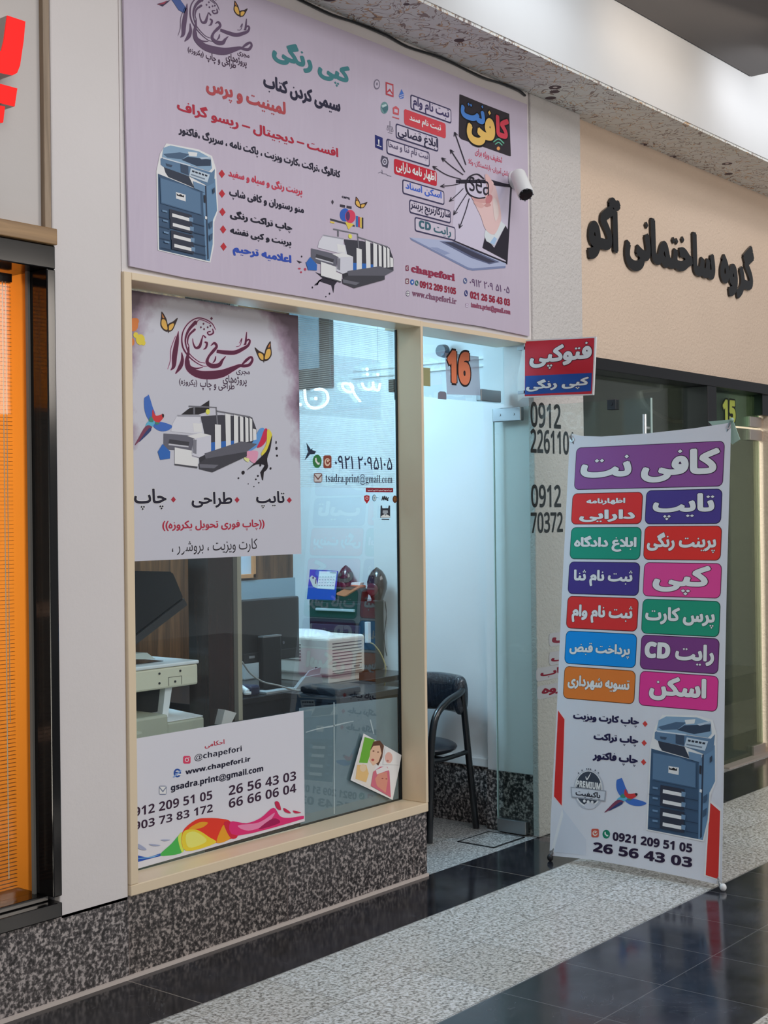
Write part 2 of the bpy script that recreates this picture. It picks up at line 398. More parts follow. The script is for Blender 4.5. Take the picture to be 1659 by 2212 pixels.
def text(S, s, c, bl, tr, m, layer, parent, bold=0.03, name='lettering', mirror=False, thick=0.0, slant=0.0, res=4, edge=0.0, base=None, uvbox=None, lf='sans'):
    """lettering fitted between the lower left and upper right corner of its ink"""
    s = face(s, lf)
    V, F, x0, x1, y0, y1 = glyphs(s, bold, res)
    (u0, v0), (u1, v1) = uvbox if uvbox else (S.uv(c, *bl), S.uv(c, *tr))
    if edge: V, F = glyphs(s, bold + edge, res, bold)[:2]
    P = []
    for x, y in V:
        a = (x - x0) / (x1 - x0); b_ = (y - y0) / (y1 - y0)
        if mirror: a = 1 - a
        P.append(S.pt(u0 + a * (u1 - u0), v0 + b_ * (v1 - v0), layer * 0.0005))
    sets = [F]
    if all(ord(ch) > 0x1D000 or ch in ' ۰۱۲۳۴۵۶۷۸۹' for ch in s) and ' ' in s or s.startswith('رایت'):
        F2 = sorted(F, key=lambda t: min(V[i][0] for i in t)); sets = [[]]; right = None
        for t in F2:
            lo, hi = min(V[i][0] for i in t), max(V[i][0] for i in t)
            if right is not None and lo - right > 0.17: sets.append([])
            sets[-1].append(t); right = hi if right is None else max(right, hi)
    for Fs in sets:
        bm = B(); vs = {}
        for t in Fs:
            for i in t:
                if i not in vs: vs[i] = bm.verts.new(P[i])
            try: bm.faces.new([vs[i] for i in t])
            except ValueError: pass
        if thick: solid(bm, S.N * thick)
        o = link(name, bm, m, parent, base)
    return o
# ================================================================== the setting
white_wall = plaster('white_plaster', (212, 206, 204), 0.2, 45)
stucco = plaster('beige_stucco', (200, 195, 192), 0.9, 55, 0.010)
beige_wall = plaster('beige_wall_paint', (220, 194, 174), 0.8, 55, 0.008)
inner_white = plaster('interior_paint', (226, 228, 230), 0.1, 40)
cream = mat('cream_frame_paint', (226, 197, 168), 0.4)
cream.node_tree.nodes['Principled BSDF'].inputs['Coat Weight'].default_value = 0.1
gran_dark = granite('dark_granite', (26, 24, 25), (82, 77, 76), (176, 166, 160), 72, (0.78, -1.54, -9.0, 30.0, (120, 105, 100), 0.0012))
gran_light = granite('light_granite', (104, 101, 96), (190, 188, 182), (236, 234, 228), 84, (0.3795, -0.087, -1.065, 0.345, (118, 114, 110), 0.0018), 0.3)
gran_in = granite('entry_granite', (90, 88, 86), (150, 148, 145), (200, 198, 194), 110, (0.6, 1.7, 0.0, 0.33, (110, 108, 106), 0.002), 0.4)
def black_stone(name, joint, lo=(30, 31, 38), hi=(60, 62, 71)):
    m = mat(name, (34, 36, 43), 0.14, 0, 0.6); t = NT(m); n = t.noise(6, 5, 0.65)
    c = t.ramp(n, [(0.35, alb(*lo)), (0.7, alb(*hi))])
    v = t.noise(3.2, 4, 0.6, None, 1.2); line = t.math('LESS_THAN', t.math('ABSOLUTE', t.math('SUBTRACT', v, 0.5)), 0.0022)
    c = t.mix(t.math('MULTIPLY', line, 0.25), c, alb(110, 110, 115)); c = tiles(t, c, joint)
    t.l(c, t.b.inputs['Base Color'])
    t.l(t.math('ADD', t.math('MULTIPLY', t.noise(9, 3), 0.14), 0.06), t.b.inputs['Roughness']); return m
blk_strip = black_stone('black_stone_strip', (1.916, 0.003, -3.7, 7.0, (128, 120, 112), 0.0022), (18, 18, 22), (40, 41, 48))
blk_tile = black_stone('black_stone_tile', (0.3765, 0.285, -1.833, 0.380, (96, 96, 100), 0.0018))
bm = B()
def quad(bm, x0, x1, y0, y1, z, mi):
    f = bm.faces.new([bm.verts.new(v) for v in ((x0, y0, z), (x1, y0, z), (x1, y1, z), (x0, y1, z))]); f.material_index = mi
for y0, y1, mi in ((0, 2.6, 0), (-0.372, 0, 1), (-1.070, -0.372, 2), (-1.833, -1.070, 3), (-2.53, -1.833, 2), (-9.5, -2.53, 3)): quad(bm, -4, 10, y0, y1, 0, mi)
struct(link('floor', bm, None, base=(0, 0, 0), mats=[gran_in, blk_strip, gran_light, blk_tile]))
bm = B(); box(bm, -4, 1.675, 0.0, 0.17, 0, 0.277); struct(link('baseboard_front', bm, gran_dark))
bm = B(); box(bm, -4, 1.675, -0.010, 0.0, 0, 0.012); struct(link('trim_1', bm, mat('grout_line', (196, 184, 176), 0.7)))
bm = B(); box(bm, -0.265, 0.02, 0.0, 0.2, 0.262, 3.567, 0.006); box(bm, 0.02, 2.545, 0.0, 0.20, 2.385, 3.567)
struct(link('wall_front', bm, white_wall))
bm = B(); box(bm, 2.545, 3.006, -0.012, 0.022, 0, 3.567, 0.006); box(bm, 2.75, 3.006, 0.022, 0.30, 0, 3.567); struct(link('wall_column', bm, stucco))
bm = B(); box(bm, 3.006, 10, 0.035, 0.30, 2.352, 3.567); box(bm, 5.36, 10, 0.03, 0.30, 0, 2.352); struct(link('wall_front_right', bm, beige_wall))
bm = B(); box(bm, 2.572, 2.74, 0.024, 0.30, 0, 2.8); box(bm, 2.63, 2.74, 0.30, 1.75, 0, 2.8); struct(link('wall_right', bm, inner_white))
bm = B(); box(bm, 2.560, 2.572, 0.024, 0.30, 0, 0.292); box(bm, 2.612, 2.63, 0.30, 1.65, 0, 0.292); struct(link('baseboard_right', bm, gran_dark))
bm = B(); box(bm, 2.60, 2.632, 0.285, 1.65, 0.292, 0.335, 0.004); struct(link('trim_2', bm, mat('white_trim_paint', (222, 222, 222), 0.4)))
panel_wood = wood('brown_wood_panelling', (58, 34, 20), (120, 78, 48), 2, 2.2)
bm = B(); box(bm, -0.1, 2.66, 1.65, 1.75, 0, 2.8); struct(link('wall_back', bm, panel_wood))
bm = B(); box(bm, -0.1, 0.0, 0.17, 1.65, 0, 2.8); struct(link('wall_left', bm, inner_white))
bm = B(); box(bm, -0.1, 2.74, 0.17, 1.75, 2.8, 2.9); struct(link('ceiling_shop', bm, inner_white))
bm = B(); box(bm, 1.677, 2.544, 0.0, 0.20, 2.365, 2.385); struct(link('trim_3', bm, cream))
# beam over the shop fronts, ornamented underneath
sof = mat('ornamented_soffit', (168, 158, 150), 0.7); t = NT(sof)
n = t.noise(9.0, 2, 0.5, None, 1.6); ln = t.math('LESS_THAN', t.math('ABSOLUTE', t.math('SUBTRACT', n, 0.5)), 0.015)
n2 = t.noise(6.5, 1, 0.5, None, 2.4); l2 = t.math('LESS_THAN', t.math('ABSOLUTE', t.math('SUBTRACT', n2, 0.45)), 0.013)
base_c = t.mix(t.noise(4, 3), alb(226, 216, 208), alb(236, 228, 221))
c = t.mix(t.math('MULTIPLY', l2, 0.8), base_c, alb(190, 150, 104)); c = t.mix(t.math('MULTIPLY', ln, 0.8), c, alb(120, 96, 88))
vo = t.n('ShaderNodeTexVoronoi'); vo.inputs['Scale'].default_value = 4.2; t.l(t.pos(), vo.inputs['Vector'])
c = t.mix(t.math('LESS_THAN', vo.outputs['Distance'], 0.13), c, alb(84, 66, 70)); c = t.mix(t.math('LESS_THAN', vo.outputs['Distance'], 0.055), c, alb(215, 205, 200))
t.l(c, t.b.inputs['Base Color']); t.bump(n, 0.4, 0.02)
beam_white = plaster('white_beam_paint', (236, 234, 234), 0.1, 30)
bm = B(); box(bm, -4, 10, -0.337, 0.30, 3.580, 5.2); struct(link('ceiling_beam', bm, beam_white))
bm = B(); box(bm, -4, 10, -0.332, 0.30, 3.567, 3.580); struct(link('ceiling_soffit', bm, sof))
bm = B(); box(bm, -4, 4.316, -1.35, -0.345, 4.0, 4.10); struct(link('ceiling', bm, plaster('grey_ceiling_paint', (112, 108, 107), 0.1, 30)))
# window of this shop: cream box frame, pane
w1 = struct(link('window_1', box(B(), 0.02, 1.675, -0.012, 0.126, 0.278, 0.315, 0.003), cream, base=(0.85, 0, 0.278)))
bm = B(); box(bm, 0.02, 0.054, -0.012, 0.126, 0.315, 2.385, 0.003); link('frame_post', bm, cream, w1)
bm = B(); box(bm, 1.660, 1.677, -0.012, 0.126, 0.315, 2.385, 0.003); link('frame_post', bm, cream, w1)
bm = B(); box(bm, 0.054, 1.660, -0.012, 0.126, 2.359, 2.385, 0.003); link('frame_head', bm, cream, w1)
bm = B(); box(bm, 1.654, 1.6595, 0.1185, 0.128, 0.316, 2.358); link('gasket', bm, mat('black_rubber', (18, 18, 18), 0.6), w1)
clear = glass('window_glass')
bm = B(); box(bm, 0.055, 1.650, 0.120, 0.126, 0.316, 2.358); link('pane', bm, clear, w1)
# door of this shop: glass leaf opened out to the corridor, fixed pane above
steel = mat('brushed_steel', (150, 152, 154), 0.32, 0.9); dark_steel = mat('dark_steel', (60, 62, 66), 0.4, 0.8)
w2 = struct(link('window_2', box(B(), 1.678, 2.571, 0.176, 0.184, 2.088, 2.365), clear, base=(2.1, 0.18, 2.088)))
bm = B(); box(bm, 2.36, 2.53, 0.166, 0.196, 2.092, 2.150, 0.004); link('patch_fitting', bm, steel, w2)
bm = B(); box(bm, 1.690, 1.760, 0.160, 0.196, 2.095, 2.150, 0.004); link('lock_case', bm, dark_steel, w2)
bm = B(); tube(bm, [(1.715, 0.172, 2.100), (1.715, 0.172, 2.060)], 0.007); tube(bm, [(1.738, 0.172, 2.100), (1.738, 0.172, 2.060)], 0.007); link('lock_bolt', bm, dark_steel, w2)
green_glass = glass('door_glass', (0.93, 0.975, 0.965), 0.5)
XD = 2.535
d1 = struct(link('door_1', box(B(), XD - 0.005, XD + 0.005, -0.640, 0.215, 0.012, 2.066), green_glass, base=(XD, 0.2, 0.012)))
edge = mat('pale_glass_edge', (176, 196, 190), 0.3)
bm = B(); box(bm, XD - 0.0055, XD + 0.0055, -0.644, -0.640, 0.012, 2.066); box(bm, XD - 0.0055, XD + 0.0055, 0.215, 0.219, 0.012, 2.066); link('polished_edge', bm, edge, d1)
bm = B(); box(bm, XD - 0.015, XD + 0.015, 0.050, 0.213, 2.000, 2.066, 0.003)
for yy in (0.09, 0.17): tube(bm, [(XD - 0.014, yy, 2.033), (XD - 0.018, yy, 2.033)], 0.006)
link('patch_fitting', bm, steel, d1)
bm = B(); box(bm, XD - 0.015, XD + 0.015, 0.050, 0.213, 0.008, 0.070, 0.003); link('patch_fitting', bm, steel, d1)
bm = B(); box(bm, XD - 0.018, XD + 0.018, -0.470, -0.425, 2.022, 2.070, 0.003); tube(bm, [(XD - 0.017, -0.447, 2.05), (XD - 0.022, -0.447, 2.05)], 0.008); link('door_lock', bm, dark_steel, d1)
bm = B(); tube(bm, [(XD - 0.045, -0.63, 1.35), (XD - 0.045, -0.63, 1.99)], 0.009); tube(bm, [(XD, -0.63, 1.40), (XD - 0.045, -0.63, 1.40)], 0.006); tube(bm, [(XD, -0.63, 1.93), (XD - 0.045, -0.63, 1.93)], 0.006); link('door_handle', bm, mat('polished_steel', (210, 212, 212), 0.25, 0.8), d1)
# next shop on the right: black framed window and glass door
black_al = mat('black_frame_metal', (22, 22, 26), 0.3, 0.2, 0.5)
w3 = struct(link('window_3', box(B(), 3.006, 5.36, -0.002, 0.16, 2.290, 2.352, 0.003), black_al, base=(4.2, 0.05, 0)))
for a, b_ in ((3.006, 3.03), (4.43, 4.548)):
    bm = B(); box(bm, a, b_, 0.0, 0.16, 0.0, 2.290, 0.003); link('frame_post', bm, black_al, w3)
bm = B(); box(bm, 3.05, 3.115, 0.10, 0.17, 0.0, 2.29, 0.003); link('inner_post', bm, mat('pale_frame', (176, 178, 170), 0.5), w3)
grey_glass = glass('right_shop_glass', (0.82, 0.86, 0.84), 0.9)
bm = B(); box(bm, 3.03, 4.43, 0.13, 0.138, 0.0, 2.29); link('pane', bm, grey_glass, w3)
d2 = struct(link('door_2', box(B(), 4.55, 5.33, 0.084, 0.092, 0.012, 2.07), glass('green_door_glass', (0.62, 0.70, 0.62), 0.9), base=(5.0, 0.09, 0)))
bm = B(); box(bm, 4.55, 5.33, 0.084, 0.092, 2.082, 2.29); link('transom_pane', bm, glass('green_transom_glass', (0.50, 0.68, 0.54), 0.9), d2)
for z0, z1 in ((0.008, 0.07), (2.00, 2.068), (2.084, 2.150)):
    bm = B(); box(bm, 5.17, 5.345, 0.070, 0.104, z0, z1, 0.003); link('patch_fitting', bm, mat('nickel_fitting', (176, 166, 158), 0.35, 0.6), d2)
bm = B(); box(bm, 5.265, 5.36, 0.03, 0.085, 2.16, 2.352); link('frame_end', bm, black_al, d2)
grey_in = plaster('grey_green_interior', (150, 152, 142), 0.05, 20)
bm = B(); box(bm, 2.74, 7.0, 2.2, 2.3, 0, 2.9); box(bm, 6.9, 7.0, 0.3, 2.2, 0, 2.9); box(bm, 2.74, 7.0, 0.3, 2.2, 2.8, 2.9); struct(link('wall_next_shop', bm, grey_in))
bm = B(); box(bm, 4.70, 5.40, 0.02, 0.12, 0, 0.010); struct(link('trim_4', bm, mat('pinkish_sill_stone', (160, 148, 140), 0.5)))
# next shop on the left: fascia, trims, black framed window
bm = B(); box(bm, -4, -0.268, 0.02, 0.2, 2.41, 3.567); struct(link('wall_left_fascia', bm, plaster('grey_fascia_paint', (196, 190, 186), 0.15, 35)))
oak = wood('oak_strip', (128, 98, 64), (160, 126, 86), 0, 4)
bm = B(); box(bm, -4, -0.268, -0.03, 0.05, 2.428, 2.480, 0.003); struct(link('trim_5', bm, oak))
bm = B(); box(bm, -0.293, -0.268, 0.0, 0.05, 2.480, 3.567, 0.002); struct(link('trim_6', bm, wood('brown_vertical_strip', (120, 102, 82), (150, 130, 108), 2, 4)))
gloss_black = mat('glossy_black_frame', (16, 15, 16), 0.12, 0.1, 0.6)
w4 = struct(link('window_4', box(B(), -4, -0.266, -0.015, 0.19, 2.352, 2.428, 0.004), gloss_black, base=(-1.5, 0.0, 0.27)))
bm = B(); box(bm, -0.300, -0.266, -0.015, 0.095, 0.345, 2.352, 0.004); link('frame_post', bm, gloss_black, w4)
bm = B(); box(bm, -4, -0.266, -0.015, 0.19, 0.277, 0.325, 0.004); box(bm, -4, -0.285, 0.03, 0.19, 0.325, 0.345, 0.004); link('frame_sill', bm, gloss_black, w4)
bm = B(); box(bm, -4, -0.301, 0.086, 0.092, 0.345, 2.352); link('pane', bm, clear, w4)
bm = B(); box(bm, -0.310, -0.301, 0.072, 0.085, 0.345, 2.352); link('gasket', bm, mat('grey_gasket', (120, 116, 110), 0.5), w4)
orange = plaster('orange_paint', (255, 128, 34), 0.05, 20)
bm = B(); box(bm, -4, -0.15, 0.75, 0.80, 0, 2.9); box(bm, -0.290, -0.266, 0.096, 0.75, 0.0, 2.9); box(bm, -4, -0.15, 0.2, 0.8, 2.80, 2.9); struct(link('wall_left_shop', bm, orange))
# ================================================================== signs and prints on the shop front
NAVY, MAROON, RED, WHITE = (30, 28, 48), (130, 40, 62), (176, 40, 62), (232, 230, 234)
# ---- big vinyl sign above the window
SB = Surf((0, -0.012, 0), (1, 0, 0), (0, 0, 1))
def frill(pts): return pts
vinyl = mat('lilac_vinyl', (187, 176, 192), 0.42, 0, 0.35); t = NT(vinyl)
n = t.noise(1.4, 3); t.l(t.mix(n, alb(180, 168, 184), alb(193, 182, 198)), t.b.inputs['Base Color'])
mp = t.n('ShaderNodeMapping'); mp.inputs['Scale'].default_value = (5, 1, 1.2); t.l(t.pos(), mp.inputs[0]); t.bump(t.noise(1.5, 3, 0.6, mp.outputs[0]), 0.35, 0.02)
shop_sign = thing('shop_banner', 'large lilac vinyl sign stretched over the window and door, lettering in red, navy and teal', 'sign', (1.28, 0, 2.40))
bm = B(); prism(bm, [(x, -0.012, z) for x, z in ((0.046, 2.405), (0.3, 2.398), (0.9, 2.402), (1.66, 2.400), (2.1, 2.406), (2.512, 2.398), (2.516, 2.9), (2.516, 3.506), (2.1, 3.500), (1.4, 3.506), (0.7, 3.498), (0.03, 3.502), (0.036, 2.9))], (0, 0.008, 0)); link('vinyl_sheet', bm, vinyl, shop_sign)
def lines(S, rows, parent):
    for r in rows:
        s, c, bl, tr, col = r[:5]; o = r[5] if len(r) > 5 else {}
        o = dict(o); lay = o.pop('layer', 2); bold = o.pop('bold', 0.03)
        text(S, s, c, bl, tr, ink(*col), lay, parent, bold, name=o.pop('name', 'text_line'), **o)
lines(SB, [('کپی رنگی', 'a', (1045, 440), (1580, 445), (62, 122, 128), {'bold': .058}), ('سیمی کردن کتاب', 'a', (985, 625), (1515, 684), (36, 34, 58), {'bold': .052}),
 ('لمینیت و پرس', 'a', (590, 660), (1138, 705), (170, 70, 76), {'bold': .052}), ('افست – دیجیتال – ریسو گراف', 'a', (390, 775), (1500, 1015), (168, 36, 58), {'bold': .040}),
 ('کاتالوگ ،تراکت ،کارت ویزیت ، پاکت نامه ، سربرگ ،فاکتور', 'b', (253, 42), (1288, 258), NAVY, {'bold': .047}),
 ('پرینت رنگی و سیاه و سفید', 'b', (572, 318), (1045, 368), (186, 56, 78), {'bold': .047}), ('منو رستوران و کافی شاپ', 'b', (578, 443), (1055, 490), NAVY, {'bold': .047}),
 ('چاپ تراکت رنگی', 'b', (582, 580), (980, 600), (20, 20, 40), {'bold': .058}), ('پرینت و کپی نقشه', 'b', (583, 680), (975, 705), (20, 20, 40), {'bold': .058}),
 ('اعلامیه ترحیم', 'b', (600, 805), (975, 805), (40, 72, 168), {'bold': .058}), ('CMYK', 'b', (1298, 436), (1350, 436), NAVY, {'bold': .040}),
 ('تخفیف ویژه برای', 'c', (1020, 815), (1262, 825), (186, 70, 96), {'bold': .02}), ('دانش آموزان- بازنشستگان- وکلا', 'c', (960, 895), (1325, 950), (186, 80, 104), {'bold': .015}),
 ('chapefori', 'd', (790, 612), (1092, 612), (140, 44, 72), {'lf': 'serif', 'bold': .040}), ('0912 209 5105', 'd', (850, 705), (1100, 708), (140, 36, 60), {'bold': .040}),
 ('www.chapefori.ir', 'd', (797, 775), (1103, 780), (120, 74, 100), {'lf': 'serif', 'bold': .02}), ('۰۹۱۲ ۲۰۹ ۵۱ ۰۵', 'd', (1195, 690), (1468, 700), (96, 70, 104), {'bold': .01}),
 ('021 26 56 43 03', 'd', (1197, 780), (1472, 785), (140, 36, 60), {'bold': .040}), ('tsadra.print@gmail.com', 'd', (1203, 850), (1475, 855), (140, 70, 96), {'lf': 'serif', 'bold': .040})], shop_sign)
for x, y in ((530, 283), (531, 410), (534, 527), (538, 639), (541, 749)): flat('red_bullet', ink(178, 40, 52), SB, [[SB.uv('b', x + a, y + b_) for a, b_ in ((0, -27), (20, 2), (0, 27), (-20, -2))]], 2, shop_sign)
boxes = [('ثبت نام وام', (440, 262), (808, 530), (462, 405), (785, 392), (66, 58, 96), None), ('ثبت نام سند', (383, 393), (758, 662), (430, 520), (712, 540), WHITE, (196, 66, 76)),
 ('ابلاغ قضایی', (308, 522), (690, 782), (325, 665), (682, 668), (44, 40, 66), None), ('ثبت نام ثنا و سخا', (225, 658), (613, 918), (240, 765), (598, 790), (96, 88, 112), None),
 ('اظهار نامه دارایی', (293, 838), (678, 1090), (310, 960), (665, 965), WHITE, (186, 36, 54)), ('اسکن اسناد', (368, 1022), (745, 1260), (395, 1125), (718, 1140), (56, 92, 186), None),
 ('شارژکارتریج پرینتر', (430, 1203), (802, 1425), (440, 1312), (795, 1305), (48, 44, 70), None), ('رایت CD', (478, 1360), (845, 1582), (515, 1485), (803, 1462), (58, 96, 110), None)]
for s, tl, br, bl, tr, col, fill in boxes:
    (u0, v1), (u1, v0) = SB.uv('c', *tl), SB.uv('c', *br)
    bx = flat('service_box', ink(56, 52, 84) if not fill else ink(*fill), SB, [rrect(u0, v0, u1, v1, 0.012)], 2, shop_sign)
    if not fill: flat('box_face', ink(196, 186, 201), SB, [rrect(u0 + .006, v0 + .006, u1 - .006, v1 - .006, 0.008)], 3, bx)
    text(SB, s, 'c', bl, tr, ink(*col), 4, bx, 0.035)
# printed laptop, pen circle, arrows and writing hand
C = SB.crop('c'); D = SB.crop('d')
lap = art('printed_laptop', SB, D, [((198, 190, 208), [(1068, 378), (1105, -40), (1482, 10), (1450, 545)]), ((40, 36, 50), [(1100, -38), (1340, -38), (1480, 0), (1482, 18), (1340, -14), (1100, -14)], [(1474, 0), (1486, 12), (1454, 548), (1442, 540)], [(1064, 378), (1080, 376), (1448, 530), (1446, 548)]),
 ((168, 176, 204), [(780, 360), (1060, 383), (1445, 540), (1442, 562), (1215, 575), (1180, 568)]), ((120, 130, 165), [(780, 360), (1180, 566), (1215, 574), (1442, 556), (1440, 572), (1215, 590), (1180, 582), (790, 378)]),
 ((92, 98, 128), [(985, 386), (1085, 390), (1400, 530), (1330, 545), (1200, 500)]), ((60, 60, 80), [(1020, 392), (1080, 396), (1370, 528), (1325, 536), (1220, 496)]),
 ((140, 150, 184), [(920, 428), (970, 430), (1060, 470), (1020, 480)])], shop_sign, 1)
art('printed_hand', SB, C, [((38, 34, 46), [(1292, 1440), (1322, 1500), (1310, 1760), (1085, 1640), (1108, 1540), (1190, 1640)]), ((206, 212, 232), [(1250, 1400), (1292, 1440), (1215, 1570), (1190, 1620), (1120, 1580), (1100, 1530), (1112, 1480), (1190, 1525)]), ((160, 186, 220), [(1190, 1540), (1215, 1560), (1190, 1615), (1150, 1595)])] + smooth_art([
 ((216, 184, 182), [(1150, 1040), (1195, 1080), (1222, 1180), (1245, 1300), (1248, 1400), (1190, 1520), (1112, 1475), (1070, 1360), (1020, 1250), (1040, 1200), (1100, 1200)]), ((208, 170, 168), [(1108, 985), (1132, 985), (1165, 1040), (1180, 1110), (1150, 1165), (1128, 1100), (1112, 1040)]), ((198, 152, 150), [(985, 1175), (1040, 1195), (1110, 1205), (1130, 1235), (1080, 1240), (1010, 1225)]),
 ((206, 164, 160), [(1005, 1225), (1060, 1235), (1100, 1262), (1070, 1285), (1025, 1262)]), ((186, 118, 122), [(1112, 1200), (1140, 1160), (1172, 1180), (1160, 1230), (1120, 1250)]), ((190, 140, 138), [(1100, 1255), (1140, 1240), (1160, 1260), (1120, 1275)]), ((226, 200, 196), [(1180, 1200), (1210, 1220), (1228, 1330), (1200, 1400), (1180, 1300)])]), shop_sign, 4)
pen = []
for p in (((935, 895), (835, 605)), ((925, 960), (797, 762)), ((910, 985), (800, 905), (720, 835)), ((890, 1025), (760, 985), (640, 910)), ((880, 1065), (800, 1082), (710, 1088)), ((910, 1110), (860, 1160), (790, 1222)), ((945, 1155), (890, 1240), (828, 1342)), ((965, 1200), (930, 1320), (878, 1462))):
    pen.append([(x, y, 7) for x, y in p]); a, b_ = Vector(p[-2]), Vector(p[-1]); d = (b_ - a).normalized(); n = Vector((-d.y, d.x))
    for s in (1, -1): e = b_ - d * 34 + n * 17 * s; pen.append([(b_.x, b_.y, 8), (e.x, e.y, 5)])
pen.append([(1095, 1020, 10), (1035, 980, 11), (960, 1010, 12), (935, 1085, 14), (965, 1160, 12), (1040, 1195, 12), (1110, 1190, 10)]); pen.append([(890, 1050, 26), (935, 1050, 26)]); pen.append([(1195, 1068, 26), (1335, 1085, 26)])
flat('pen_drawing', ink(36, 32, 44), SB, [[C(x, y) for x, y in p] for p in strokes_polys(pen)], 6, shop_sign, uni=True)
text(SB, 'sea', 'c', (968, 1125), (1140, 1050), ink(36, 32, 44), 6, shop_sign, 0.0, lf='light')
cafe = flat('cafe_panel', ink(46, 40, 46), SB, [[C(x, y) for x, y in ((880, 265), (895, 268), (1105, 355), (1325, 440), (1340, 818), (1328, 818), (895, 665), (874, 640))]], 3, shop_sign)
for s, bl, tr, col in (('نت', (890, 470), (1105, 372), (72, 124, 196)), ('کا', (1205, 640), (1320, 490), (196, 62, 78)), ('فی', (945, 690), (1195, 430), (240, 176, 96))):
    text(SB, s, 'c', bl, tr, ink(20, 18, 22), 4, cafe, 0.06, edge=0.05); text(SB, s, 'c', bl, tr, ink(*col), 5, cafe, 0.06)
flat('signal_symbol', ink(96, 168, 140), SB, [[C(x, y) for x, y in p] for p in strokes_polys([[(1185, 690, 10), (1230, 665, 11), (1278, 705, 10)], [(1200, 712, 9), (1230, 695, 10), (1262, 722, 9)]])], 4, cafe, uni=True)
flat('signal_dot', ink(236, 150, 90), SB, [[C(x, y) for x, y in ell(1227, 750, 15, 17, 14)]], 4, cafe)
art('bank_emblem', SB, C, [((120, 112, 130), ell(140, 175, 28, 46)), ((190, 180, 196), ell(140, 175, 20, 34)), ((120, 112, 130), ell(140, 172, 8, 14))], shop_sign, 2)
art('bank_emblem', SB, C, [((176, 66, 76), [(218, 153), (288, 175), (290, 292), (220, 268)]), ((190, 180, 196), [(230, 172), (278, 187), (279, 274), (231, 256)]), ((176, 66, 76), [(230, 238), (255, 212), (279, 252), (279, 268), (255, 236), (231, 252)])], shop_sign, 2)
art('bank_emblem', SB, C, [((70, 112, 190), [(362, 218), (385, 270), (378, 300), (350, 305), (336, 280)]), ((190, 180, 196), [(340, 275), (380, 262), (381, 268), (342, 282)], [(346, 292), (382, 276), (382, 282), (350, 299)])], shop_sign, 2)
art('bank_emblem', SB, C, [((104, 140, 142), ell(208, 385, 34, 54)), ((70, 108, 116), [(180, 380), (235, 360), (240, 400), (210, 436)]), ((176, 196, 196), [(182, 365), (222, 350), (228, 368), (190, 385)])], shop_sign, 2)
art('house_emblem', SB, C, [((190, 86, 94), [(310, 368), (340, 395), (336, 452), (285, 440), (282, 385)]), ((190, 180, 196), [(296, 394), (326, 402), (325, 432), (295, 424)]), ((190, 86, 94), [(280, 462), (340, 480), (340, 490), (280, 472)])], shop_sign, 2)
flat('scales_emblem', ink(120, 114, 130), SB, [[C(x, y) for x, y in p] for p in strokes_polys([[(258, 505, 6), (258, 600, 6)], [(236, 545, 5), (280, 558, 5)], [(238, 548, 4), (232, 580, 4), (246, 582, 4), (238, 548, 4)], [(278, 558, 4), (270, 594, 4), (286, 596, 4), (278, 558, 4)], [(240, 606, 5), (278, 616, 5)]])], 2, shop_sign, uni=True)
art('navy_emblem', SB, C, [((34, 40, 104), [(123, 627), (192, 655), (194, 768), (125, 740)]), ((222, 222, 236), [(150, 668), (163, 672), (160, 722), (154, 720)], [(138, 715), (180, 731), (180, 738), (138, 722)])], shop_sign, 2)
art('gear_emblem', SB, C, [((74, 70, 88), [(185, 812), (235, 830), (246, 870), (236, 925), (190, 908), (174, 862)]), ((196, 190, 206), ell(210, 868, 22, 30)), ((74, 70, 88), ell(210, 868, 14, 20)), ((196, 190, 206), ell(210, 868, 6, 9))], shop_sign, 2)
flat('emblem_caption', ink(110, 104, 122), SB, [[C(x, y) for x, y in p] for p in strokes_polys([[(155, 970, 5), (175, 960, 5), (190, 975, 5), (185, 940, 4)], [(195, 975, 5), (225, 980, 5), (235, 990, 5), (270, 1000, 5)]])], 2, shop_sign, uni=True)
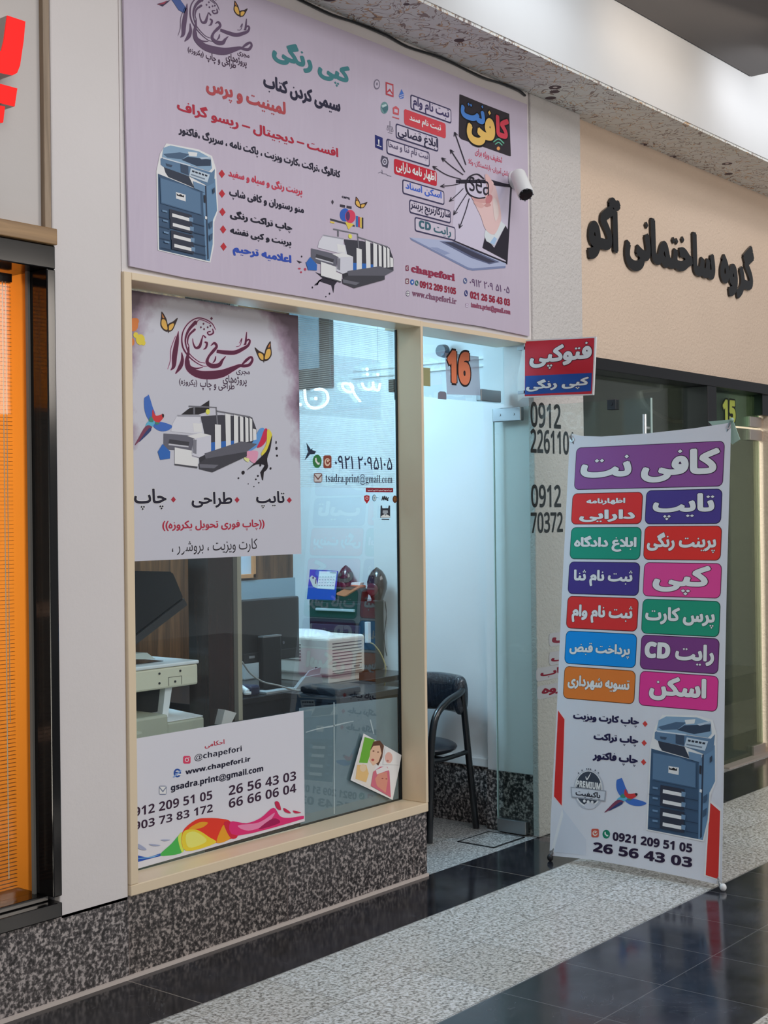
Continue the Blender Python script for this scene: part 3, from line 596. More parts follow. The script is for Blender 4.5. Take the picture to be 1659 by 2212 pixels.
def icon(S, c, x, y, rx, ry, col, parent, layer, kind, col2=(230, 228, 232)):
    """small round or square contact symbol"""
    M = S.crop(c); r = min(rx, ry)
    if kind in ('phone', 'globe', 'plane'): o = [(col, ell(x, y, rx, ry))]
    else: o = [(col, [(a, b_) for a, b_ in rrect(x - rx, y - ry, x + rx, y + ry, r * 0.45)])]
    if kind == 'phone': o.append((col2, [(x - .45 * rx, y - .5 * ry), (x - .15 * rx, y - .55 * ry), (x - .1 * rx, y - .1 * ry), (x + .2 * rx, y + .2 * ry), (x + .55 * rx, y + .2 * ry), (x + .5 * rx, y + .5 * ry), (x + .1 * rx, y + .5 * ry), (x - .45 * rx, y)]))
    if kind == 'plane': o.append((col2, [(x - .6 * rx, y), (x + .55 * rx, y - .5 * ry), (x + .3 * rx, y + .55 * ry), (x - .05 * rx, y + .2 * ry)]))
    if kind == 'globe': o += [(col2, ell(x, y, .8 * rx, .8 * ry)), (col, [(x - .8 * rx, y - .1 * ry), (x + .8 * rx, y - .1 * ry), (x + .8 * rx, y + .1 * ry), (x - .8 * rx, y + .1 * ry)], [(x - .1 * rx, y - .8 * ry), (x + .1 * rx, y - .8 * ry), (x + .1 * rx, y + .8 * ry), (x - .1 * rx, y + .8 * ry)])]
    if kind == 'camera': o += [(col2, ell(x, y, .55 * rx, .55 * ry)), (col, ell(x, y, .36 * rx, .36 * ry)), (col2, ell(x + .55 * rx, y - .55 * ry, .14 * rx, .14 * ry, 10))]
    if kind == 'swirl': o += [(col2, ell(x, y + .05 * ry, .68 * rx, .62 * ry)), (col, ell(x + .05 * rx, y - .02 * ry, .44 * rx, .40 * ry)), (col2, ell(x + .1 * rx, y - .15 * ry, .26 * rx, .2 * ry, 14)), (col, [(x + .2 * rx, y - .02 * ry), (x + .9 * rx, y - .35 * ry), (x + .9 * rx, y - .05 * ry), (x + .2 * rx, y + .22 * ry)])]
    if kind == 'mail': o += [(col2, [(x - .85 * rx, y - .8 * ry), (x + .85 * rx, y - .8 * ry), (x + .85 * rx, y + .8 * ry), (x - .85 * rx, y + .8 * ry)]), (col, [(x - .85 * rx, y - .8 * ry), (x, y + .1 * ry), (x + .85 * rx, y - .8 * ry), (x + .85 * rx, y - .45 * ry), (x, y + .5 * ry), (x - .85 * rx, y - .45 * ry)])]
    return art({'phone': 'phone_symbol', 'plane': 'message_symbol', 'globe': 'globe_symbol', 'camera': 'camera_symbol', 'swirl': 'messenger_symbol', 'mail': 'envelope_symbol'}[kind], S, M, o, parent, layer)
icon(SB, 'd', 763, 572, 11, 19, (120, 48, 74), shop_sign, 2, 'camera'); icon(SB, 'd', 763, 662, 12, 19, (120, 70, 84), shop_sign, 2, 'swirl'); icon(SB, 'd', 798, 668, 14, 19, (52, 96, 168), shop_sign, 2, 'plane')
icon(SB, 'd', 829, 675, 12, 19, (44, 96, 88), shop_sign, 2, 'phone'); icon(SB, 'd', 767, 747, 13, 20, (96, 88, 110), shop_sign, 2, 'globe'); icon(SB, 'd', 1163, 660, 14, 21, (86, 96, 136), shop_sign, 2, 'phone')
icon(SB, 'd', 1169, 745, 12, 22, (56, 60, 112), shop_sign, 2, 'phone', (206, 200, 216)); icon(SB, 'd', 1175, 828, 10, 13, (150, 120, 150), shop_sign, 2, 'mail', (206, 200, 216))
Bc = SB.crop('b')
art('colour_test_print', SB, Bc, [((48, 92, 178), ell(1318, 546, 33, 42)), ((206, 62, 92), ell(1352, 556, 33, 42)), ((82, 52, 96), ell(1336, 553, 13, 30)), ((60, 54, 66), [(1286, 478), (1318, 484), (1318, 500), (1286, 494)], [(1328, 486), (1360, 492), (1360, 508), (1328, 502)], [(1230, 462), (1238, 448), (1246, 464), (1238, 480)]),
 ((60, 60, 70), [(1223, 568), (1380, 612), (1380, 622), (1223, 580)]), ((216, 190, 80), [(1223, 585), (1250, 592), (1250, 602), (1223, 596)], [(1318, 590), (1375, 605), (1340, 640)], [(1414, 560), (1424, 563), (1424, 630), (1414, 626)]), ((52, 108, 178), [(1388, 552), (1400, 555), (1400, 624), (1388, 620)]), ((190, 60, 90), [(1402, 556), (1412, 559), (1412, 626), (1402, 622)]), ((40, 36, 44), [(1426, 562), (1434, 565), (1434, 634), (1426, 632)])], shop_sign, 2)

# ---- posters on the window glass
SG = Surf((0, 0.118, 0), (1, 0, 0), (0, 0, 1))
def rect_px(S, c, tl, br, left=None):
    (u0, v1), (u1, v0) = S.uv(c, *tl), S.uv(c, *br)
    return (u0 if left is None else left), v0, u1, v1
pu0, pv0 = 0.058, SG.uv('F', 651, 1197)[1]; pu1, pv1 = SG.uv('F', 648, 950)[0], 2.352
poster = thing('window_poster', 'tall grey poster with purple clouded edges, logo and printing press, stuck inside the upper window', 'poster', ((pu0 + pu1) / 2, 0.118, pv0))
pm = mat('clouded_poster_paper', (200, 194, 204), 0.45); t = NT(pm); sep = t.n('ShaderNodeSeparateXYZ'); t.l(t.pos(), sep.inputs[0])
ex = t.math('ABSOLUTE', t.math('DIVIDE', t.math('SUBTRACT', sep.outputs[0], (pu0 + pu1) / 2 + 0.03), (pu1 - pu0) / 2)); ez = t.math('DIVIDE', t.math('SUBTRACT', sep.outputs[2], 1.60), 0.76)
e = t.math('ADD', t.math('MULTIPLY', t.math('POWER', ex, 3.0), t.math('ADD', t.math('MULTIPLY', ez, 0.7), 0.45)), t.math('MULTIPLY', t.math('POWER', ez, 10.0), 0.6)); e = t.math('ADD', e, t.math('MULTIPLY', t.math('SUBTRACT', t.noise(6, 5, 0.6), 0.5), 1.1))
e = t.math('MULTIPLY', e, t.math('GREATER_THAN', ez, 0.0)); t.l(t.ramp(e, [(0.40, alb(190, 190, 200)), (0.62, alb(152, 134, 152)), (0.86, alb(98, 80, 96))]), t.b.inputs['Base Color'])
flat('paper', pm, SG, [[(pu0, pv0), (pu1, pv0 + 0.001), (pu1 - 0.003, pv1), (pu0, pv1)]], 0, poster, thick=0.0004)
E_ = SG.crop('e'); DK, HALO = (86, 26, 58), (206, 176, 196)
LOGO = [[(1010, 690, 8), (1060, 640, 24), (1100, 612, 18), (1112, 640, 20), (1085, 680, 26), (1040, 690, 26), (1000, 688, 28), (940, 715, 44), (850, 755, 66), (750, 770, 74), (640, 762, 66), (560, 715, 50), (540, 650, 36), (552, 580, 22), (555, 520, 12)],
 [(495, 575, 8), (500, 640, 28), (480, 700, 34), (440, 758, 8)], [(466, 388, 4), (452, 480, 36), (432, 600, 44), (425, 690, 32), (398, 728, 5)], [(440, 430, 4), (400, 540, 5), (395, 640, 5), (372, 718, 3)],
 [(790, 372, 4), (760, 320, 8), (700, 282, 9), (630, 272, 10), (560, 310, 9), (510, 380, 10), (495, 460, 12), (510, 540, 14), (560, 610, 11), (620, 660, 8), (680, 690, 6), (720, 692, 3)], [(615, 308, 30), (560, 370, 24), (530, 440, 16), (530, 500, 12), (560, 580, 8), (640, 650, 6), (700, 665, 4)],
 [(608, 372, 20), (560, 420, 16), (545, 480, 11), (560, 520, 5)], [(620, 330, 6), (640, 290, 6), (680, 290, 6), (745, 322, 5)], [(765, 368, 8), (770, 402, 14), (735, 418, 12), (720, 396, 10), (748, 388, 10)], [(702, 440, 14), (682, 424, 8), (672, 452, 12), (650, 520, 26), (615, 530, 18), (595, 490, 10), (590, 450, 5)],
 [(700, 482, 14), (716, 492, 18), (706, 530, 16), (684, 546, 6)], [(1062, 395, 6), (1056, 460, 16), (1050, 505, 18)], [(1040, 505, 8), (1070, 462, 14), (1090, 470, 16), (1075, 510, 22), (1030, 540, 30), (960, 572, 36), (880, 572, 36), (800, 562, 28)],
 [(750, 512, 6), (780, 490, 20), (800, 520, 22), (770, 560, 26), (730, 610, 20), (718, 660, 30), (760, 690, 40), (820, 682, 36), (850, 640, 20), (880, 605, 5)], [(1000, 490, 4), (1020, 452, 8), (1005, 510, 4), (970, 522, 4)], [(792, 608, 8), (785, 640, 14), (765, 666, 5)], [(560, 640, 4), (570, 690, 8), (620, 712, 14), (680, 700, 4)]]
LDOTS = [(755, 275, 15), (685, 322, 11), (662, 352, 11), (690, 368, 11), (745, 340, 11), (722, 352, 11)]
def logo(S, M, parent, col, halo, layer, lines_):
    k = logo_marks = None
    P = [[M(x, y) for x, y in p] for p in strokes_polys(LOGO)] + [[M(x, y) for x, y in ((x, y - r), (x + r * .8, y), (x, y + r), (x - r * .8, y))] for x, y, r in LDOTS]
    if halo: flat('logo_halo', ink(*halo), S, [[M(x, y) for x, y in p] for p in strokes_polys([[(x, y, w + 9) for x, y, w in s] for s in LOGO])], layer, parent, uni=True)
    flat('calligraphic_logo', ink(*col), S, P, layer + 1, parent, uni=True)
    for s, bl, tr in lines_:
        text(S, s, None, None, None, ink(66, 44, 66), layer + 1, parent, 0.012, name='text_line', uvbox=(M(*bl), M(*tr)))
LT = [('مجری', (972, 768), (1090, 735)), ('پروژه‌های', (855, 855), (1062, 785)), ('طراحی و چاپ', (655, 900), (955, 830)), ('(یکروزه)', (472, 862), (630, 812))]
logo(SG, E_, poster, DK, HALO, 1, LT)
BUTTER = [((50, 34, 30), [(320, 215), (358, 272), (372, 330), (375, 388), (338, 380), (308, 335), (314, 260)], [(460, 270), (432, 345), (410, 382), (375, 388), (378, 325), (420, 300)]), ((222, 170, 84), [(322, 285), (350, 290), (366, 340), (368, 372), (340, 366), (318, 330)], [(420, 318), (426, 335), (405, 372), (382, 376), (386, 335)]), ((190, 120, 60), [(322, 235), (342, 270), (326, 268)]), ((50, 34, 30), [(372, 330), (380, 330), (382, 395), (374, 395)])]
art('printed_butterfly', SG, E_, smooth_art(BUTTER), poster, 2)
art('printed_butterfly', SG, lambda x, y: E_(1212 - (x - 378) * 0.98, 558 + (y - 300)), smooth_art(BUTTER), poster, 2)
PRESS = [((60, 60, 70), [(660, 1130), (840, 1118), (1110, 1140), (1150, 1250), (1150, 1370), (750, 1440), (690, 1290)]), ((34, 32, 38), [(490, 1115), (560, 1060), (660, 1040), (735, 990), (735, 1085), (640, 1115)]),
 ((110, 110, 118), [(555, 1036), (800, 1048), (800, 1058), (555, 1050)], [(595, 1050), (610, 1052), (610, 1112), (595, 1112)], [(790, 1055), (800, 1055), (812, 1200), (800, 1200)], [(800, 1078), (1095, 1130), (1095, 1142), (800, 1092)]), ((236, 214, 90), ell(722, 1090, 18, 24)),
 ((206, 206, 214), [(455, 1122), (660, 1127), (650, 1180), (672, 1190), (690, 1280), (600, 1282), (400, 1262), (412, 1200)]), ((150, 150, 160), [(455, 1118), (660, 1122), (655, 1135), (455, 1132)]), ((226, 226, 232), [(590, 1190), (665, 1195), (672, 1270), (600, 1268)]),
 ((96, 96, 108), [(335, 1280), (600, 1300), (580, 1430), (335, 1420)]), ((60, 60, 68), [(385, 1330), (560, 1355), (552, 1392), (375, 1372)]), ((190, 190, 198), [(378, 1368), (552, 1390), (552, 1402), (378, 1382)]),
 ((44, 100, 176), [(325, 1372), (392, 1438), (390, 1500), (305, 1510), (283, 1440)], [(748, 1360), (785, 1355), (785, 1430), (748, 1440)], [(838, 1350), (880, 1345), (880, 1410), (838, 1416)], [(920, 1345), (948, 1342), (948, 1390), (920, 1396)]),
 ((218, 218, 226), [(782, 1200), (834, 1205), (836, 1420), (784, 1424)], [(872, 1105), (918, 1115), (922, 1405), (880, 1412)], [(948, 1115), (985, 1128), (987, 1380), (950, 1388)], [(1000, 1125), (1030, 1140), (1032, 1366), (1004, 1372)], [(1046, 1134), (1074, 1148), (1076, 1352), (1050, 1358)], [(1084, 1142), (1108, 1156), (1110, 1344), (1088, 1350)], [(1114, 1238), (1144, 1246), (1146, 1334), (1116, 1342)]),
 ((236, 236, 240), [(540, 1302), (660, 1275), (748, 1296), (604, 1326)]), ((200, 200, 210), [(604, 1326), (748, 1296), (748, 1440), (645, 1490), (580, 1470)]), ((120, 120, 130), [(590, 1340), (622, 1335), (620, 1460), (590, 1452)]), ((222, 222, 228), [(430, 1402), (580, 1430), (580, 1485), (640, 1498), (630, 1570), (430, 1545)]), ((70, 70, 78), [(430, 1545), (630, 1570), (628, 1584), (430, 1556)]),
 ((50, 50, 58), [(645, 1490), (748, 1440), (730, 1500), (650, 1540)]), ((92, 92, 102), [(690, 1455), (1010, 1350), (1150, 1372), (1060, 1440), (830, 1478), (700, 1500)]), ((62, 62, 70), [(700, 1500), (830, 1478), (1060, 1440), (1060, 1480), (760, 1619), (645, 1590), (640, 1545)]), ((104, 104, 114), [(645, 1548), (812, 1555), (775, 1585), (648, 1580)])]
press_o = art('printed_printing_press', SG, E_, PRESS, poster, 2)
INK = [((92, 148, 206), [(1170, 1245), (1215, 1245), (1180, 1360), (1100, 1430), (970, 1442), (1090, 1388)]), ((196, 44, 76), [(1215, 1245), (1242, 1248), (1232, 1340), (1192, 1392), (1150, 1402), (1180, 1338)]), ((232, 202, 72), [(1242, 1245), (1282, 1292), (1260, 1400), (1232, 1482), (1186, 1462), (1232, 1370)]), ((30, 26, 34), [(1282, 1295), (1268, 1410), (1240, 1500), (1245, 1580), (1200, 1622), (1222, 1560), (1140, 1552), (1060, 1602), (1180, 1490), (1240, 1420)], ell(1322, 1410, 9, 14, 12), ell(1328, 1475, 6, 8, 10), ell(1318, 1358, 5, 14, 10), ell(1180, 1558, 8, 11, 10), ell(1270, 1585, 7, 10, 10), ell(1030, 1620, 13, 15, 12), ell(955, 1445, 34, 18, 16)),
 ((232, 150, 176), [(1000, 1442), (1090, 1432), (1160, 1442), (1130, 1540), (1060, 1490)]), ((240, 220, 150), [(1035, 1490), (1080, 1500), (1075, 1530), (1045, 1515)])]
art('printed_ink_splash', SG, E_, smooth_art(INK), poster, 4)
Fp = SG.crop('f')
flat('ink_drops', ink(30, 26, 34), SG, [[Fp(x, y) for x, y in ell(a, b_, r, r * 1.15, 10)] for a, b_, r in ((990, 295, 7), (1030, 248, 14), (1142, 305, 7), (1168, 335, 6), (1160, 275, 8), (1125, 368, 5), (1270, 212, 8), (1326, 98, 8), (1075, 345, 4))] + [[Fp(x, y) for x, y in ((1180, 245), (1240, 150), (1250, 190), (1212, 245), (1205, 315), (1196, 310))]], 3, poster, uni=True)
flat('paint_blots', ink(206, 120, 60), SG, [[E_(x, y) for x, y in p] for p in (ell(75, 330, 40, 60, 12), ell(95, 300, 26, 30, 10), ell(60, 480, 22, 36, 10))], 2, poster, uni=True)
flat('paint_blots', ink(222, 196, 70), SG, [[E_(x, y) for x, y in p] for p in (ell(132, 460, 40, 48, 11), ell(92, 420, 22, 26, 9), ell(160, 490, 18, 22, 9))], 3, poster, uni=True)
PARROT = [((60, 104, 182), [(165, 980), (180, 960), (195, 950), (205, 942), (222, 990), (240, 1050), (262, 1110), (250, 1160), (205, 1160), (170, 1080)], [(245, 1215), (285, 1180), (340, 1185), (410, 1215), (370, 1255), (300, 1258)]), ((88, 170, 200), [(195, 1180), (260, 1140), (262, 1180), (235, 1225), (190, 1260), (175, 1225)]), ((120, 60, 84), [(180, 1215), (235, 1225), (190, 1275), (88, 1382), (110, 1330)]), ((46, 60, 108), [(205, 1235), (225, 1255), (150, 1330), (120, 1352)]), ((198, 54, 58), [(240, 1070), (268, 1125), (330, 1110), (338, 1130), (320, 1160), (285, 1190), (255, 1172), (235, 1140)]), ((60, 130, 110), [(222, 1130), (245, 1160), (240, 1180), (205, 1172)], [(262, 1180), (300, 1190), (270, 1205)]), ((40, 34, 40), [(322, 1108), (338, 1118), (334, 1142), (322, 1132)])]
art('printed_parrot', SG, E_, smooth_art(PARROT), poster, 3)
for s, bl, tr in (('چاپ', (78, 575), (360, 388)), ('طراحی', (580, 555), (935, 415)), ('تایپ', (1145, 560), (1392, 408))):
    text(SG, s, 'f', bl, tr, ink(226, 222, 230), 2, poster, 0.03, 'text_halo', edge=0.03); text(SG, s, 'f', bl, tr, ink(26, 24, 44), 3, poster, 0.03, 'text_line')
for x, y in ((422, 482), (978, 485), (1435, 487)): flat('red_bullet', ink(164, 40, 58), SG, [[Fp(x + a, y + b_) for a, b_ in ((0, -26), (22, 0), (0, 26), (-22, 0))]], 2, poster)
lines(SG, [('((چاپ فوری تحویل یکروزه))', 'f', (325, 770), (1218, 655), (170, 38, 62), {'bold': .03}), ('کارت ویزیت ، بروشور ،', 'f', (410, 970), (1155, 820), (36, 32, 40), {'bold': 0.0})], poster)
# logo, butterflies, parrot, press and ink again on the big sign
M2 = remap(SG, 'e', (400, 790), (1115, 420), SB, 'a', (415, 302), (905, 158))
logo(SB, M2, shop_sign, (92, 72, 98), None, 2, LT)
Ma = remap(SG, 'e', (308, 388), (460, 215), SB, 'a', (780, 100), (876, 28)); art('printed_butterfly', SB, Ma, smooth_art(BUTTER), shop_sign, 2)
Md = remap(SG, 'e', (308, 388), (460, 215), SB, 'd', (404, 150), (490, 92)); art('printed_butterfly', SB, Md, smooth_art(BUTTER), shop_sign, 2)
Mp = remap(SG, 'e', (335, 1600), (1150, 990), SB, 'd', (100, 649), (668, 335)); art('printed_printing_press', SB, Mp, [p for p in PRESS if p[0] != (34, 32, 38)], shop_sign, 3)
art('printed_ink_splash', SB, D, [((40, 36, 50), [(130, 600), (210, 625), (300, 640), (262, 690), (255, 745), (240, 690), (150, 660), (140, 690), (120, 690), (180, 640)], ell(110, 705, 5, 7, 10), ell(145, 680, 6, 9, 10), ell(228, 748, 5, 8, 10), ell(203, 768, 4, 6, 10), [(60, 530), (110, 545), (135, 575), (100, 570)], [(0, 518), (40, 530), (20, 540)], ell(36, 492, 5, 7, 10)), ((176, 60, 84), ell(60, 580, 9, 10, 10), ell(20, 575, 10, 6, 10), ell(32, 600, 7, 7, 10))], shop_sign, 2)
art('printed_parrot', SB, SB.crop('a'), [((70, 92, 150), [(300, -60), (370, -60), (455, 60), (440, 92), (400, 70), (360, 10)]), ((60, 48, 74), [(252, 28), (345, 0), (320, 22), (290, 45)]), ((150, 60, 80), [(250, 34), (320, 5), (300, 28)])], shop_sign, 3)

# ---- lower poster
(qu1, qv1), (_, qv0) = SG.uv('j', 1015, 92), SG.uv('j', 1018, 705); qu0 = 0.058
low = thing('window_poster', 'wide white contact poster with a rainbow ribbon along its foot, low in the window', 'poster', ((qu0 + qu1) / 2, 0.118, 0.33))
J = SG.crop('j'); vlo = SG.uv('j', 500, 850)[1]
flat('paper', mat('white_poster_paper', (206, 206, 214), 0.4), SG, [[(qu0, 0.322), (qu1, 0.334), (qu1, qv1), (qu0, qv1 + 0.004)]], 0, low, thick=0.0004)
lines(SG, [('احکامی', 'j', (453, 310), (565, 255), (176, 40, 62), {'bold': .02}), ('@chapefori', 'j', (395, 385), (663, 290), NAVY, {'bold': .0}), ('www.chapefori.ir', 'j', (343, 465), (712, 352), NAVY, {'bold': .02}), ('gsadra.print@gmail.com', 'j', (260, 560), (785, 402), NAVY, {'bold': .02}),
 ('0912 209 51 05', 'j', (8, 708), (495, 545), (52, 30, 52), {'bold': .0}), ('26 56 43 03', 'j', (590, 575), (972, 435), (52, 30, 52), {'bold': .0}), ('0903 73 83 172', 'j', (8, 785), (498, 622), (52, 30, 52), {'bold': .0}), ('66 66 06 04', 'j', (590, 648), (973, 505), (52, 30, 52), {'bold': .0})], low)
icon(SG, 'j', 351, 372, 21, 22, (206, 62, 96), low, 2, 'camera'); icon(SG, 'j', 214, 545, 22, 26, (120, 128, 150), low, 2, 'mail')
art('browser_symbol', SG, J, [((40, 76, 150), ell(297, 447, 21, 25)), ((226, 224, 230), ell(297, 447, 12, 15)), ((40, 76, 150), [(282, 440), (312, 440), (312, 450), (282, 450)]), ((226, 224, 230), [(300, 451), (320, 451), (320, 461), (300, 459)]), ((130, 160, 206), [(270, 470), (316, 428), (320, 434), (278, 474)])], low, 2)
art('rainbow_ribbon', SG, lambda x, y: J(min(x, 1016), y), smooth_art([((36, 78, 168), [(-40, 925), (55, 915), (130, 925), (205, 903), (225, 912), (150, 932), (55, 958), (-40, 985)]), ((120, 176, 216), [(60, 935), (150, 922), (196, 910), (150, 928)]), ((70, 170, 80), [(200, 908), (262, 850), (328, 785), (332, 892), (230, 918)]), ((196, 222, 90), [(300, 812), (330, 786), (332, 886), (318, 890)]),
 ((214, 56, 40), [(325, 785), (400, 714), (470, 703), (545, 707), (600, 724), (640, 802), (510, 846), (345, 890)]), ((242, 196, 56), [(328, 786), (400, 768), (478, 812), (512, 846), (345, 890)]), ((250, 222, 110), [(345, 800), (395, 780), (460, 822), (440, 850), (360, 870)]), ((240, 150, 40), [(360, 765), (420, 728), (470, 730), (430, 760)], [(520, 845), (545, 765), (566, 745), (600, 815)]), ((196, 34, 60), [(560, 735), (598, 726), (640, 802), (600, 818)]),
 ((206, 44, 110), [(598, 724), (690, 732), (770, 702), (842, 644), (880, 692), (930, 702), (1018, 690), (1018, 706), (640, 803)]), ((236, 130, 170), [(640, 745), (760, 728), (850, 672), (800, 740), (700, 775)]), ((150, 20, 80), [(760, 762), (840, 705), (880, 728), (800, 758)]),
 ((150, 158, 186), [(70, 848), (120, 880), (95, 884), (58, 866)], [(135, 850), (200, 858), (160, 862)], [(200, 826), (255, 826), (225, 834)]), ((186, 36, 76), [(850, 612), (872, 612), (885, 655), (862, 648)], [(900, 645), (930, 662), (940, 676), (908, 668)], [(955, 660), (1000, 672), (965, 675)])]), low, 2)

# ---- contact stickers and badges on the glass
def sticker(name, label, cat, group, c, x, y):
    u, v = SG.uv(c, x, y); return thing(name, label, cat, (u, 0.118, v), group)
s1 = sticker('phone_sticker', 'navy phone number in Persian digits stuck on the glass right of the tall poster', 'sticker', None, 'g', 730, 1470); text(SG, '۰۹۲۱ ۲۰۹۵۱۰۵', 'g', (455, 1470), (1003, 1365), ink(30, 36, 66), 1, s1, 0.01)
icon(SG, 'g', 385, 1405, 39, 62, (132, 62, 48), s1, 1, 'swirl', (216, 190, 170)); icon(SG, 'g', 287, 1400, 43, 64, (44, 116, 62), s1, 1, 'phone')
s2 = sticker('email_sticker', 'navy e-mail address with an envelope symbol stuck on the glass under the phone number', 'sticker', None, 'g', 650, 1620); text(SG, 'tsadra.print@gmail.com', 'g', (368, 1620), (1005, 1530), ink(34, 36, 62), 1, s2, 0.0, lf='serif'); icon(SG, 'g', 295, 1557, 41, 46, (108, 70, 66), s2, 1, 'mail', (196, 196, 196))
s3 = sticker('bird_sticker', 'small dark bird sticker with spread wings on the glass above the green phone symbol', 'sticker', None, 'g', 220, 1390)
Gm = SG.crop('g'); art('bird_print', SG, Gm, [((30, 44, 66), [(182, 1218), (212, 1262), (228, 1290), (278, 1305), (262, 1330), (222, 1335), (196, 1300)], [(200, 1310), (222, 1330), (196, 1362), (166, 1392), (182, 1350)], [(222, 1290), (245, 1272), (238, 1300)])], s3, 1)
s4 = sticker('notice_sticker', 'narrow dark red notice strip on the glass above the club badges', 'sticker', None, 'g', 880, 1697)
(u0, v0), (u1, v1) = SG.uv('g', 752, 1694), SG.uv('g', 1013, 1655); flat('red_strip', ink(132, 28, 48), SG, [[(u0, v0), (u1, v0), (u1, v1), (u0, v1)]], 1, s4)
flat('tiny_writing', ink(226, 206, 212), SG, [[Gm(x, y) for x, y in p] for p in strokes_polys([[(770 + k * 26, 1674 + (k % 3) * 3, 6), (782 + k * 26, 1682 - (k % 2) * 6, 6), (790 + k * 26, 1672, 5)] for k in range(9)])], 2, s4, uni=True)
for nm, lab, cx, cy, items in (('badge_sticker', 'red shield badge, leftmost sticker under the dark red strip', 762, 1755, [((168, 34, 42), [(735, 1730), (760, 1722), (788, 1728), (786, 1770), (762, 1805), (738, 1772)]), ((222, 190, 190), ell(762, 1752, 14, 16, 14)), ((168, 34, 42), ell(762, 1752, 8, 10, 12))]),
 ('badge_sticker', 'pale blue outlined round badge beside the red shield', 832, 1750, [((70, 120, 150), ell(832, 1750, 20, 32)), ((190, 212, 222), ell(834, 1750, 15, 26)), ((70, 120, 150), [(828, 1740), (838, 1742), (834, 1768)], [(848, 1742), (876, 1746), (876, 1750), (848, 1748)])]),
 ('badge_sticker', 'round brown badge at the right edge of the glass', 1030, 1760, [((104, 60, 36), ell(1030, 1762, 22, 36)), ((160, 110, 60), ell(1030, 1758, 10, 18)), ((104, 60, 36), ell(1031, 1758, 4, 9, 10))]),
 ('badge_sticker', 'dark crest sticker with two raised horns under the other badges', 938, 1890, [((40, 44, 56), [(893, 1825), (905, 1820), (910, 1848), (965, 1848), (972, 1820), (984, 1825), (984, 1940), (890, 1940)]), ((150, 160, 170), [(915, 1868), (960, 1868), (965, 1890), (938, 1912), (912, 1892)]), ((210, 218, 224), [(895, 1925), (930, 1905), (938, 1920), (950, 1905), (982, 1925), (982, 1938), (895, 1938)]), ((40, 44, 56), [(902, 1950), (975, 1952), (975, 1960), (902, 1958)])])):
    s_ = sticker(nm, lab, 'sticker', None, 'g', cx, cy + 40); art('badge_print', SG, Gm, items, s_, 1)
s5 = sticker('scribble_sticker', 'black handwritten-looking scribble sticker between the round badges', 'sticker', None, 'g', 940, 1780)
flat('scribble', ink(26, 26, 32), SG, [[Gm(x, y) for x, y in p] for p in strokes_polys([[(905, 1772, 8), (915, 1735, 9), (920, 1770, 9), (932, 1732, 9), (936, 1770, 9), (948, 1740, 9), (950, 1768, 9), (968, 1745, 8), (955, 1775, 8), (972, 1768, 8)]])], 1, s5, uni=True)
# striped film, frosted film, baby print
(u0, v1), (u1, v0) = SG.uv('g', 118, 75), SG.uv('g', 1040, 1662)
S2 = Surf((0, 0.132, 0), (1, 0, 0), (0, 0, 1))
film = flat('striped_film', veil('striped_film', (206, 224, 234), 0.40, 0.0078), S2, [[(u0 - .1, v0), (1.649, v0), (1.649, 2.352), (u0 - .1, 2.352)]], 0, None, base=(1.4, 0.132, v0)); tag(film, 'see-through film with fine white lines on the upper right window glass', 'window film')
frost = thing('frosted_film', 'blue-grey frosted poster seen from its back, low at the right of the window', 'window film', (1.45, 0.132, 0.33))
fm = mat('grey_film_back', (122, 144, 154), 0.6); t = NT(fm); t.l(t.mix(t.noise(14, 4, 0.7), alb(104, 122, 130), alb(124, 142, 150)), t.b.inputs['Base Color'])
vt = S2.uv('j', 1018, 90)[1]; flat('film_sheet', fm, S2, [[(1.02, 0.320), (1.649, 0.320), (1.649, S2.uv('j', 1570, 12)[1]), (1.02, vt + .012)]], 0, frost, thick=-0.0004)
S2b = Surf((0, 0.1312, 0), (1, 0, 0), (0, 0, 1))
flat('white_seam', ink(206, 214, 216), S2b, [[S2b.uv('j', x, y) for x, y in ((1186, 45), (1191, 45), (1192, 680), (1187, 680))]], 1, frost)
flat('tape_trace', ink(196, 204, 206), S2b, [[S2b.uv('j', x, y) for x, y in p] for p in strokes_polys([[(1030, 215, 5), (1100, 195, 7), (1180, 180, 9), (1240, 165, 6), (1300, 152, 4)], [(1395, 145, 6), (1415, 225, 7)]])], 1, frost, uni=True)
SBy = Surf((0, 0.114, 0), (1, 0, 0), (0, 0, 1)); Jb = SBy.crop('j'); u, v = SBy.uv('j', 1520, 600)
baby = thing('photo_print', 'white bordered print of young children, stuck askew at the lower right of the window', 'photo print', (u, 0.114, v))
flat('print_paper', ink(226, 222, 226), SBy, [[Jb(*p) for p in ((1283, 488), (1357, 222), (1572, 345), (1560, 420), (1522, 600))]], 0, baby, thick=0.0004)
